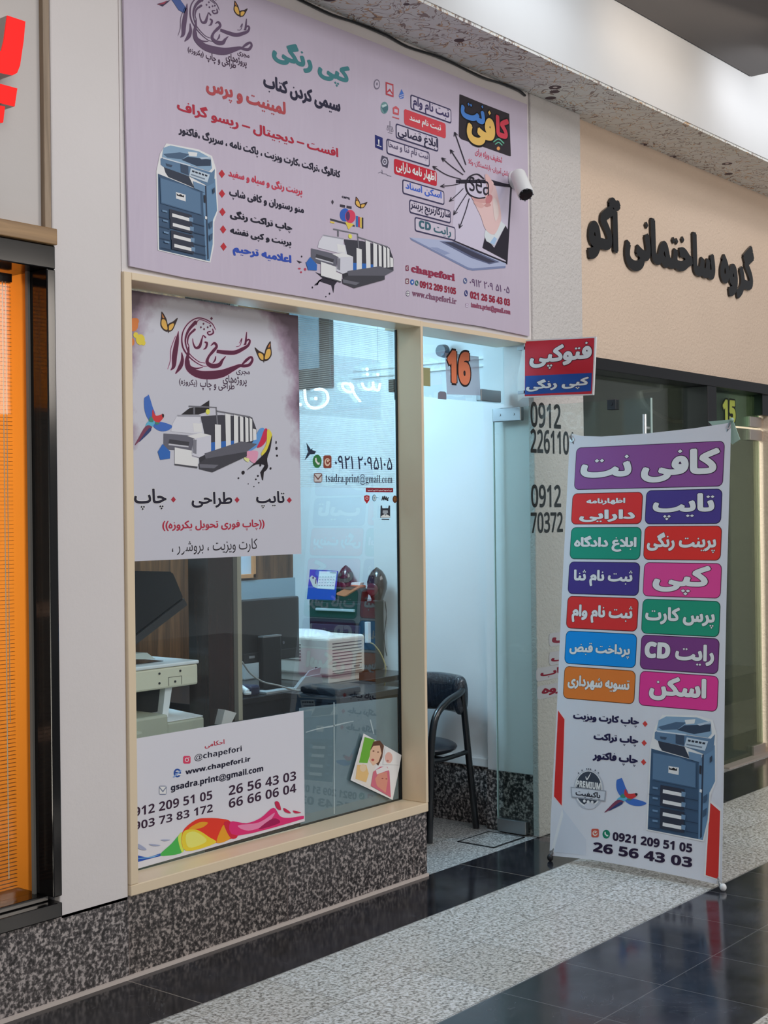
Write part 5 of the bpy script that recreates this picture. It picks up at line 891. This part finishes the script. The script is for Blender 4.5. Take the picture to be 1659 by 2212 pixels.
bm = B(); box(bm, 0.08, 0.585, 0.42, 0.98, 0.05, 0.790, 0.01); box(bm, 0.08, 0.44, 0.40, 0.98, 0.05, 0.745, 0.01); link('lower_body', bm, beige2, cp)
bm = B(); box(bm, 0.58, 0.775, 0.42, 0.80, 0.05, 0.757, 0.008); link('side_unit', bm, beige2, cp); bm = B(); prism(bm, [(0.585, .425, .758), (0.772, .425, .758), (0.772, .70, .775), (0.585, .70, .775)], (0, 0, .004)); link('paper_stack', bm, mat('white_paper', (232, 234, 234), 0.6), cp)
bm = B()
for x in (0.14, 0.70):
    for y in (0.47, 0.90): tube(bm, [(x, y, 0.05), (x, y, 0.0)], 0.025, 12)
link('caster', bm, blackp, cp)
wd_dark = wood('dark_wenge_wood', (20, 11, 8), (48, 27, 17), 2, 2.5, 0.2)
po = thing('wood_post', 'dark brown wooden partition post behind the window, light metal strip on its right', 'post', (0.98, 0.55, 0))
bm = B(); box(bm, 0.880, 1.022, 0.50, 0.62, 0, 2.8, 0.003); link('timber', bm, wd_dark, po)
bm = B(); box(bm, 1.022, 1.045, 0.498, 0.62, 0, 2.8); link('dark_strip', bm, mat('grey_metal_strip', (96, 92, 84), 0.35, 0.3), po); bm = B(); box(bm, 1.045, 1.070, 0.498, 0.62, 0, 2.8, 0.002); link('light_strip', bm, mat('light_metal_strip', (170, 160, 140), 0.35, 0.2), po)
a = at(492, 1562, 'y', .46)
bm = B(); prism(bm, [at(x, y, 'y', .46) for x, y in ((478, 1566), (486, 1533), (511, 1540), (498, 1566))], (0, .05, 0)); tag(link('paper_box', bm, mat('pale_card', (206, 200, 196), 0.6)), 'small pale card box leaning at the foot of the dark wooden post', 'box')
sh = B(); box(sh, 0.79, 1.06, 0.40, 0.495, 0, a.z - 0.004); tag(link('side_cabinet', sh, blackp), 'low black cabinet under the small pale card box, mostly behind the white poster', 'cabinet')
dk = thing('desk', 'black office desk carrying the monitor and the white laser printer', 'desk', (1.8, 1.1, 0)); dkm = mat('black_desk_laminate', (32, 31, 34), 0.22, 0, 0.5)
bm = B(); box(bm, 1.08, 2.60, 0.76, 1.62, 0.712, 0.74, 0.003); box(bm, 1.60, 2.06, 0.42, 0.76, 0.712, 0.74, 0.003); link('desk_top', bm, dkm, dk)
bm = B(); box(bm, 1.09, 2.05, 0.775, 0.795, 0.0, 0.712); link('front_panel', bm, mat('black_desk_panel', (24, 24, 28), 0.3), dk)
bm = B(); box(bm, 1.605, 1.63, 0.43, 0.775, 0, 0.712); box(bm, 2.03, 2.055, 0.43, 0.775, 0, 0.712); link('side_panel', bm, dkm, dk)
# monitor, seen from behind
MY = 0.92; a, b_ = at(523, 1436, 'y', MY), at(647, 1287, 'y', MY)
mo = thing('monitor', 'black flat monitor seen from behind on the black desk', 'monitor', ((a.x + b_.x) / 2, MY, 0.74))
bm = B(); box(bm, a.x, b_.x, MY, MY + .035, a.z, b_.z, 0.010, 3); link('screen_housing', bm, blackp, mo)
bm = B(); c0, c1 = at(526, 1434, 'y', MY - .003), at(644, 1405, 'y', MY - .003); box(bm, c0.x, c1.x, MY - .004, MY + .002, c0.z, c0.z + .045, 0.002); link('lower_band', bm, mat('dark_grey_band', (34, 35, 38), 0.4), mo)
c0, c1 = at(564, 1440, 'y', MY - .03), at(603, 1372, 'y', MY - .03); bm = B(); box(bm, c0.x, c1.x, MY - .045, MY - .012, 0.745, c1.z, 0.006); link('stand_column', bm, mat('black_stand', (16, 16, 19), 0.35), mo)
bm = B(); box(bm, c0.x, c1.x, MY - .046, MY - .012, c1.z - .003, c1.z + .004); link('column_cap', bm, mat('light_edge', (120, 122, 124), 0.3), mo)
bm = B(); box(bm, c0.x - .04, c1.x + .06, MY - .10, MY + .12, 0.740, 0.752, 0.005); link('stand_base', bm, blackp, mo)
c0 = at(543, 1420, 'y', MY - .005); bm = B(); box(bm, c0.x - .015, c0.x + .022, MY - .007, MY, c0.z - .006, c0.z + .006, 0.002); link('name_plate', bm, mat('grey_plate', (150, 150, 152), 0.3, 0.5), mo)
c0 = at(612, 1388, 'y', MY - .002); bm = B(); tube(bm, [c0, c0 + Vector((0, -.003, 0))], 0.007, 14); link('round_mark', bm, mat('grey_mark', (90, 92, 98), 0.3), mo)
# laser printer
pz = at(707, 1379, 'y', .80).z; PX0, PX1 = 1.957, 2.235
pr = thing('laser_printer', 'white laser printer with ribbed side vents on the desk right of the monitor', 'printer', (2.1, 1.0, 0.74)); prw = mat('warm_white_plastic', (218, 210, 200), 0.45)
bm = B(); box(bm, PX0, PX1, 0.80, 1.26, 0.775, pz, 0.014, 3); link('printer_body', bm, prw, pr)
bm = B(); box(bm, PX0 + .015, PX1 - .03, 0.815, 1.24, 0.740, 0.778, 0.004); link('paper_tray', bm, prw, pr)
bm = B(); ellipsoid(bm, ((PX0 + PX1) / 2 - .02, 1.06, pz - .004), (0.11, 0.17, 0.030), None, 24, 12); link('top_cover', bm, offwhite, pr, smooth=True)
gv = mat('vent_shadow', (104, 98, 94), 0.7)
bm = B()
for k in range(8): z = pz - .030 - k * .0155; box(bm, PX0 + .03, PX1 - .03, 0.7985, 0.803, z - .0022, z + .0022)
for k in range(3): z = pz - .162 - k * .012; box(bm, PX0 + .03, PX1 - .03, 0.7985, 0.803, z - .0016, z + .0016)
link('side_vents', bm, gv, pr)
bm = B()
for k in range(6): z = pz - .040 - k * .015; box(bm, PX0 - .0015, PX0 + .003, 0.98, 1.14, z - .0030, z + .0030)
link('rear_vents', bm, gv, pr)
bm = B(); box(bm, PX0 - .002, PX0 + .003, 0.858, 0.886, 0.795, 0.818); link('power_socket', bm, blackp, pr)
bm = B(); box(bm, PX1 - .09, PX1 - .045, 0.7985, 0.802, 0.806, 0.815); link('maker_plate', bm, mat('grey_plate_small', (120, 112, 110), 0.5), pr)
# dark drawer unit with things on it
CX0, CZ = 2.46, 1.105
cy0, cy1 = at(785, 1310, 'x', CX0).y, at(668, 1300, 'x', CX0).y
cb = thing('drawer_cabinet', 'dark drawer cabinet against the white wall, calendar and card reader on top', 'cabinet', (2.54, (cy0 + cy1) / 2, 0.74)); cbm = mat('dark_green_grey_metal', (44, 56, 60), 0.25, 0.1)
bm = B(); box(bm, CX0, 2.628, cy0, cy1, 0.742, CZ, 0.004); link('carcass', bm, cbm, cb)
for k in range(2):
    z1 = CZ - .012 - k * .115; bm = B(); box(bm, CX0 - .008, CX0 + .002, cy0 + .02, cy1 - .012, z1 - .105, z1, 0.004); d_ = link('drawer', bm, mat('reflection_tinted_drawer', (36, 58, 60) if k == 0 else (58, 56, 74), 0.3), cb)  # green and purple drawer tints paint in the banner's reflection
    bm = B(); box(bm, CX0 - .020, CX0 - .006, cy0 + .05, cy1 - .06, z1 - .044, z1 - .030, 0.003); link('drawer_handle', bm, mat('pale_handle', (176, 190, 196), 0.35) if k == 0 else cbm, d_)
a = at(795, 1366, 'y', cy0 - .02); bm = B(); box(bm, a.x - .012, a.x + .012, cy0 - .030, cy0 - .006, a.z - .055, a.z + .055, 0.003)
ro = tag(link('wall_adapter', bm, offwhite), 'slim white upright network box on the side of the dark drawer cabinet', 'network box')
SCal = Surf((CX0 + .004, 0, CZ), (0, -1, 0), (0.16, 0, 1)); Ci = SCal.crop('i')
cal = thing('desk_calendar', 'blue desk calendar with a white month page on the dark drawer cabinet', 'calendar', (CX0 + .03, 1.30, CZ))
cc = [SCal.pt(*Ci(x, y)) for x, y in ((710, 488), (740, 218), (1002, 232), (978, 500))]
for i in (0, 3): cc[i].z = CZ + .001
bm = B(); prism(bm, cc, SCal.N * -0.003); link('front_board', bm, mat('blue_card', (34, 66, 168), 0.4), cal)
bm = B(); prism(bm, [cc[1], cc[2], cc[3] + Vector((.055, 0, 0)), cc[0] + Vector((.055, 0, 0))], (0.003, 0, 0)); link('back_board', bm, mat('dark_card', (40, 40, 60), 0.5), cal)
flat('month_page', mat('calendar_page', (226, 234, 234), 0.5), SCal, [[Ci(x, y) for x, y in ((808, 398), (830, 235), (995, 238), (972, 408))]], 2, cal)
flat('date_grid', ink(150, 166, 170), SCal, [[Ci(x, y) for x, y in p] for p in [[(832 + c_ * 26 - r * 3, 285 + r * 27), (846 + c_ * 26 - r * 3, 286 + r * 27), (844 + c_ * 26 - r * 3, 294 + r * 27), (830 + c_ * 26 - r * 3, 293 + r * 27)] for r in range(4) for c_ in range(6)] + [[(930, 240), (990, 244), (988, 258), (928, 254)]]], 3, cal)
art('page_picture', SCal, Ci, [((196, 196, 186), [(735, 300), (760, 275), (800, 300), (812, 360), (806, 395), (770, 380)]), ((40, 44, 70), [(765, 285), (780, 290), (776, 312), (764, 305)], [(795, 305), (803, 305), (798, 355), (790, 352)])], cal, 2)
po_y = at(752, 1292, 'x', CX0 + .03).y
ps_ = thing('card_reader', 'orange and dark card payment terminal on the dark drawer cabinet', 'card reader', (CX0 + .06, po_y, CZ))
SP = lambda c, x, y, d: at(*px(c, x, y), 'x', CX0 + d - 0.028)
bm = B(); prism(bm, [SP('i', *p, .03) for p in ((985, 440), (1010, 430), (1130, 365), (1205, 372), (1205, 395), (1085, 470), (1060, 478), (985, 460))], (0.06, 0, 0)); bmesh.ops.bevel(bm, geom=list(bm.edges), offset=.004, segments=2, affect='EDGES'); link('keypad_body', bm, mat('orange_brown_plastic', (206, 128, 92), 0.4), ps_)
bm = B(); prism(bm, [SP('i', *p, .034) for p in ((995, 465), (1060, 480), (1090, 470), (1205, 396), (1232, 430), (1225, 480))] + [Vector((CX0 + .006, at(*px('i', 1215, 500), 'x', CX0 + .006).y, CZ)), Vector((CX0 + .006, at(*px('i', 1010, 500), 'x', CX0 + .006).y, CZ))], (0.055, 0, 0)); link('reader_base', bm, mat('dark_green_plastic', (34, 48, 48), 0.35), ps_)
bm = B(); prism(bm, [SP('i', *p, .028) for p in ((1060, 402), (1120, 372), (1180, 378), (1120, 412))], (0.004, 0, 0)); link('display', bm, mat('dim_display', (96, 74, 62), 0.3), ps_)
bm = B(); prism(bm, [SP('i', *p, .05) for p in ((1125, 362), (1135, 340), (1218, 342), (1208, 372))], (0.03, 0, 0)); link('paper_roll_slip', bm, mat('receipt_paper', (236, 240, 240), 0.6), ps_)
spm = mat('glossy_brown_black', (40, 28, 32), 0.12, 0, 0.6, coat=0.6)
for lab, pxl, pxr, ty, xx in (('dark pointed oval speaker behind the card reader, left of the pair', 1012, 1150, 178, 2.578), ('dark pointed oval speaker at the right end of the drawer cabinet, standing clear', 1292, 1458, 198, 2.535)):
    l_, r2 = at(*px('i', pxl, 400), 'x', xx).y, at(*px('i', pxr, 400), 'x', xx).y; tz = at(*px('i', (pxl + pxr) / 2, ty), 'x', xx).z; w = abs(l_ - r2) / 2; y = (l_ + r2) / 2; h = tz - CZ
    if xx < 2.52: y = max(y, cy0 + .02)
    th = thing('speaker', lab, 'speaker', (xx, y, CZ), 'pair of desktop speakers')
    bm = B(); M = [(0, .55), (.15, .72), (.35, .95), (.55, 1.0), (.75, .82), (.9, .5), (1, .05)]
    ring = []
    for k, (f, s) in enumerate(M):
        ring.append([bm.verts.new((xx + .045 * s * math.cos(q * math.pi / 8), y + w * s * math.sin(q * math.pi / 8), CZ + .004 + f * (h - .004))) for q in range(16)])
    for k in range(len(ring) - 1):
        for q in range(16): bm.faces.new((ring[k][q], ring[k][(q + 1) % 16], ring[k + 1][(q + 1) % 16], ring[k + 1][q]))
    bm.faces.new(list(reversed(ring[0]))); bm.faces.new(ring[-1]); link('speaker_shell', bm, spm, th, smooth=True)
    bm = B(); ellipsoid(bm, (xx - .040, y, CZ + h * .35), (.010, w * .62, h * .20)); link('speaker_cone', bm, mat('maroon_cone', (86, 36, 44), 0.3), th, smooth=True)
    bm = B(); tube(bm, [(xx, y, CZ + .006), (xx, y, CZ)], [.03, .034], 16); link('foot', bm, blackp, th)
# wall things
fr0, fr1 = at(417, 1246, 'y', 1.63), at(552, 1248, 'y', 1.63)
pf = thing('picture_frame', 'wooden framed picture on the brown panelled wall, behind the dark post', 'picture frame', ((fr0.x + fr1.x) / 2, 1.63, fr1.z))
fz = fr1.z; bm = B()
for a in ((fr0.x, fr1.x, fz, fz + .022), (fr0.x, fr1.x, fz + .34, fz + .362), (fr0.x, fr0.x + .022, fz, fz + .362), (fr1.x - .022, fr1.x, fz, fz + .362)): box(bm, a[0], a[1], 1.625, 1.65, a[2], a[3], .002)
link('frame', bm, mat('light_wood_frame', (196, 132, 84), 0.4), pf); bm = B(); box(bm, fr0.x + .02, fr1.x - .02, 1.64, 1.648, fz + .02, fz + .342); link('picture', bm, mat('picture_paper', (190, 196, 206), 0.4), pf)
bm = B(); box(bm, fr0.x + .07, fr1.x - .12, 1.637, 1.6405, fz + .09, fz + .30); link('picture_subject', bm, mat('dark_subject', (52, 54, 60), 0.5), pf)
g0, g1 = at(524, 1300, 'y', 1.64), at(628, 1248, 'y', 1.64)
bm = B(); box(bm, g0.x - .02, 2.63, 1.635, 1.65, 0, g1.z); struct(link('trim_7', bm, mat('grey_blue_panel', (140, 156, 164), 0.4)))
a = at(440, 1390, 'y', 1.64); bm = B(); box(bm, a.x - .032, a.x + .05, 1.640, 1.65, a.z, a.z + .125, .004); tag(link('wall_note', bm, offwhite), 'white upright notice on the brown panelled wall left of the dark post', 'notice')
a, b_ = at(718, 836, 'x', 2.615), at(640, 680, 'x', 2.615); w_ = abs(at(693, 760, 'x', 2.615).y - a.y); hb = abs(at(690, 795, 'x', 2.615).z - a.z)
bd = thing('notice_board', 'grey board in a dark brown frame high on the white shop wall', 'notice board', (2.615, (a.y + 1.64) / 2, a.z)); bm = B()
box(bm, 2.60, 2.63, a.y, a.y + w_, a.z, 2.79, .003); box(bm, 2.60, 2.63, a.y + w_, 1.64, a.z, a.z + hb, .003); link('frame', bm, mat('dark_brown_frame', (58, 46, 42), 0.4), bd); bm = B(); box(bm, 2.612, 2.63, a.y + w_, 1.64, a.z + hb, 2.79); link('board_face', bm, mat('grey_board', (120, 130, 136), 0.4), bd)
# neon tube lettering hung behind the glass
ny = 0.42; neon = mat('white_blue_tube', (220, 245, 255), 0.3, 0, 0.5, (206, 240, 255), 3.0); Gn = lambda x, y: at(*px('g', x, y), 'y', ny)
ne = thing('tube_sign', 'glowing white tube lettering hanging behind the lined film in the upper window', 'light sign', Gn(420, 900))
for st in ([(168, 712), (182, 830), (240, 888), (330, 880), (388, 822), (380, 745), (330, 712), (268, 716)], [(598, 660), (540, 656), (532, 692), (572, 732), (620, 734), (628, 685), (600, 656), (622, 706), (652, 770), (700, 830)], [(716, 652), (740, 700), (790, 716), (820, 690), (822, 642), (830, 700), (872, 722), (890, 656)]):
    bm = B(); tube(bm, curve([Gn(*p) for p in st], 5), 0.0062, 10); link('glowing_tube', bm, neon, ne, smooth=True)
bm = B()
for p in ((275, 800), (126, 858), (765, 520), (768, 570), (868, 570)): ellipsoid(bm, Gn(*p), (.009, .007, .008), None, 12, 8)
link('glowing_dot', bm, neon, ne, smooth=True)
a, b_ = Gn(110, 900), Gn(910, 500); bm = B(); box(bm, a.x, b_.x, ny + .008, ny + .012, a.z - .02, b_.z + .03); link('clear_backing', bm, glass('clear_acrylic', (0.97, 0.99, 1.0), 0.25), ne)
bm = B(); tube(bm, [(a.x + .02, ny + .010, b_.z + .02), (a.x + .02, ny + .010, 2.80)], .0012, 6); tube(bm, [(b_.x - .02, ny + .010, b_.z + .02), (b_.x - .02, ny + .010, 2.80)], .0012, 6); link('hanging_wire', bm, steel, ne)
bm = B(); tube(bm, curve([(x, -.006 - .004 * (k % 2), 3.558 - .010 * (k % 3 == 1)) for k, x in enumerate((0.9, 1.1, 1.25, 1.45, 1.6, 1.8, 1.95, 2.15, 2.3, 2.45, 2.51))], 4), .0055, 6); tag(link('cable', bm, blackp, smooth=True), 'black cable running along the ceiling edge above the large lilac sign', 'cable')
# small things on the desk, cables
def cable(lab, c, pts, ax_, val, r, m):
    bm = B(); tube(bm, curve([at(*px(c, x, y), ax_, val) for x, y in pts], 6), r, 8); return tag(link('cable', bm, m, smooth=True), lab, 'cable')
cable('grey cable looping in front of the monitor stand across the desk edge', 'i', [(100, 1090), (180, 1200), (300, 1280), (440, 1312), (600, 1358), (700, 1350), (800, 1312), (900, 1300), (955, 1318)], 'y', .7385, .0040, mat('grey_cable', (150, 148, 144), 0.5))
cable('pale yellow cable hanging beside the drawer cabinet', 'i', [(1310, 910), (1345, 930), (1400, 1000), (1450, 1120), (1455, 1230), (1440, 1330)], 'y', cy0 - .03, .0036, mat('yellow_cable', (206, 186, 130), 0.5))
cable('thin black cable looping at the right end of the drawer cabinet', 'i', [(1448, 520), (1462, 640), (1450, 760), (1440, 860), (1458, 1000), (1500, 1160), (1480, 1200), (1465, 1130)], 'y', cy0 - .015, .0022, blackp)
a = at(553, 1503, 'y', .80); te = thing('telephone', 'dark blue desk telephone with white handset at the left end of the black desk', 'telephone', (a.x, .86, .74))
bm = B(); box(bm, a.x - .035, a.x + .03, .80, .92, .740, .785, .010); link('phone_base', bm, mat('dark_blue_plastic', (30, 34, 62), 0.35), te); bm = B(); tube(bm, curve([(a.x - .055, .80, .762), (a.x - .060, .86, .785), (a.x - .055, .92, .762)], 4), .014, 10); tube(bm, [(a.x - .055, .80, .762), (a.x - .055, .80, .752)], .018, 10); tube(bm, [(a.x - .055, .92, .762), (a.x - .055, .92, .740)], .018, 10); link('handset', bm, offwhite, te, smooth=True)
a = at(575, 1500, 'z', .745); bm = B(); box(bm, 1.50, 1.70, .775, .86, .740, .752, .002); tag(link('papers', bm, mat('grey_paper_stack', (150, 152, 154), 0.6)), 'grey stack of papers on the desk edge before the monitor stand', 'papers')
a = at(665, 1475, 'y', .78); bm = B(); prism(bm, [(a.x - .10, .77, .742), (a.x + .10, .77, .742), (a.x + .085, .77, .80), (a.x - .03, .77, .795)], (0, .02, .0)); prism(bm, [(a.x - .09, .785, .742), (a.x + .07, .785, .742), (a.x + .10, .785, .83), (a.x + .02, .785, .82)], (0, .008, 0)); tag(link('cardboard_papers', bm, mat('grey_card', (140, 140, 142), 0.5)), 'crumpled grey papers between the monitor stand and the printer', 'papers')
a = at(535, 1462, 'y', 1.25); bm = B(); box(bm, a.x - .02, a.x + .13, 1.25, 1.45, .740, .90, .006); tag(link('white_box', bm, offwhite), 'white box standing on the desk behind the monitor', 'box')
a = at(690, 1512, 'y', .5); bm = B(); box(bm, 1.64, 1.80, .46, .70, .740, .772, .012); tag(link('black_case', bm, mat('black_leather', (22, 22, 26), 0.3)), 'flat black case on the near end of the desk below the printer', 'case')
# things seen through the pane over the door
a = at(928, 744, 'x', 2.50); bm = B(); ellipsoid(bm, (a.x, a.y, 2.80), (.13, .13, .10), None, 24, 12); tag(link('ceiling_lamp', bm, mat('frosted_lamp', (150, 168, 176), 0.4), smooth=True), 'frosted dome lamp under the shop ceiling, seen over the door', 'lamp')
a = at(956, 758, 'x', 2.57); fa = thing('wall_fan', 'small dark round fan on the white shop wall behind the number sixteen', 'fan', (2.57, a.y, a.z - .06))
bm = B(); tube(bm, [(2.55, a.y, a.z), (2.585, a.y, a.z)], [.030, .034], 20); link('fan_cage', bm, mat('dark_fan_plastic', (34, 46, 62), 0.4), fa); bm = B(); tube(bm, [(2.585, a.y, a.z), (2.632, a.y, a.z)], .015, 10); link('wall_bracket', bm, offwhite, fa)
bm = B()
for y in (783, 799):
    z = at(935, y, 'x', 2.62).z; box(bm, 2.612, 2.63, 0.31, 1.2, z - .008, z + .008, .002)
struct(link('trim_8', bm, offwhite))

# ================================================================== the neighbours
bl = thing('venetian_blind', 'fine brown venetian blind behind the left shop window, orange wall behind it', 'blind', (-1.6, 0.13, 0.36)); bm = B(); z = 0.37
while z < 2.32:
    box(bm, -3.0, -0.335, 0.126, 0.134, z, z + 0.0009); z += 0.0128
link('slats', bm, mat('brown_slat', (92, 62, 44), 0.4), bl)
bm = B(); box(bm, -3.0, -0.335, 0.120, 0.140, 2.318, 2.345); link('head_rail', bm, mat('dark_rail', (60, 40, 34), 0.4), bl)
bm = B(); x = at(8, 900, 'y', .122).x; tube(bm, [(x, .1215, 0.40), (x, .1215, 2.32)], .0016, 6); tube(bm, [(x + .012, .1215, 0.9), (x + .012, .1215, 2.32)], .0012, 6); link('cord', bm, mat('pale_cord', (214, 196, 170), 0.5), bl)
a = at(22, 880, 'y', .55); ca = thing('shelf_cabinet', 'dark cabinet against the orange wall of the left shop', 'cabinet', (a.x - .5, .62, 0))
bm = B(); box(bm, a.x - 1.0, a.x, .50, .75, 0.0, a.z, .004); link('carcass', bm, mat('dark_brown_cabinet', (40, 28, 28), 0.4), ca); bm = B(); box(bm, a.x - .98, a.x - .02, .492, .50, 0.75, 0.80); box(bm, a.x - .98, a.x - .02, .492, .50, 1.2, 1.25); link('shelf_edge', bm, mat('pale_shelf_edge', (150, 120, 104), 0.4), ca)
# furniture behind the right shop window
a, b_ = at(1330, 950, 'y', 1.4), at(1500, 925, 'y', 1.4); bm = B(); box(bm, 3.6, 5.6, 1.35, 1.8, 0, 1.95, .01); tag(link('display_counter', bm, mat('grey_counter', (120, 124, 122), 0.4)), 'grey cupboard standing inside the right-hand shop behind its black framed window', 'cupboard')
bm = B(); tube(bm, curve([at(x, y, 'y', .9) for x, y in ((1430, 830), (1425, 842), (1390, 846), (1386, 855), (1400, 880), (1440, 905), (1480, 912))], 6), .012, 8); tube(bm, [at(1430, 830, 'y', .9), (at(1430, 830, 'y', .9).x, .9, 2.80)], .006, 8); tag(link('hanging_lamp', bm, mat('white_lamp_arm', (206, 210, 206), 0.4), smooth=True), 'curved white hanging lamp arm behind the right-hand shop window', 'lamp')
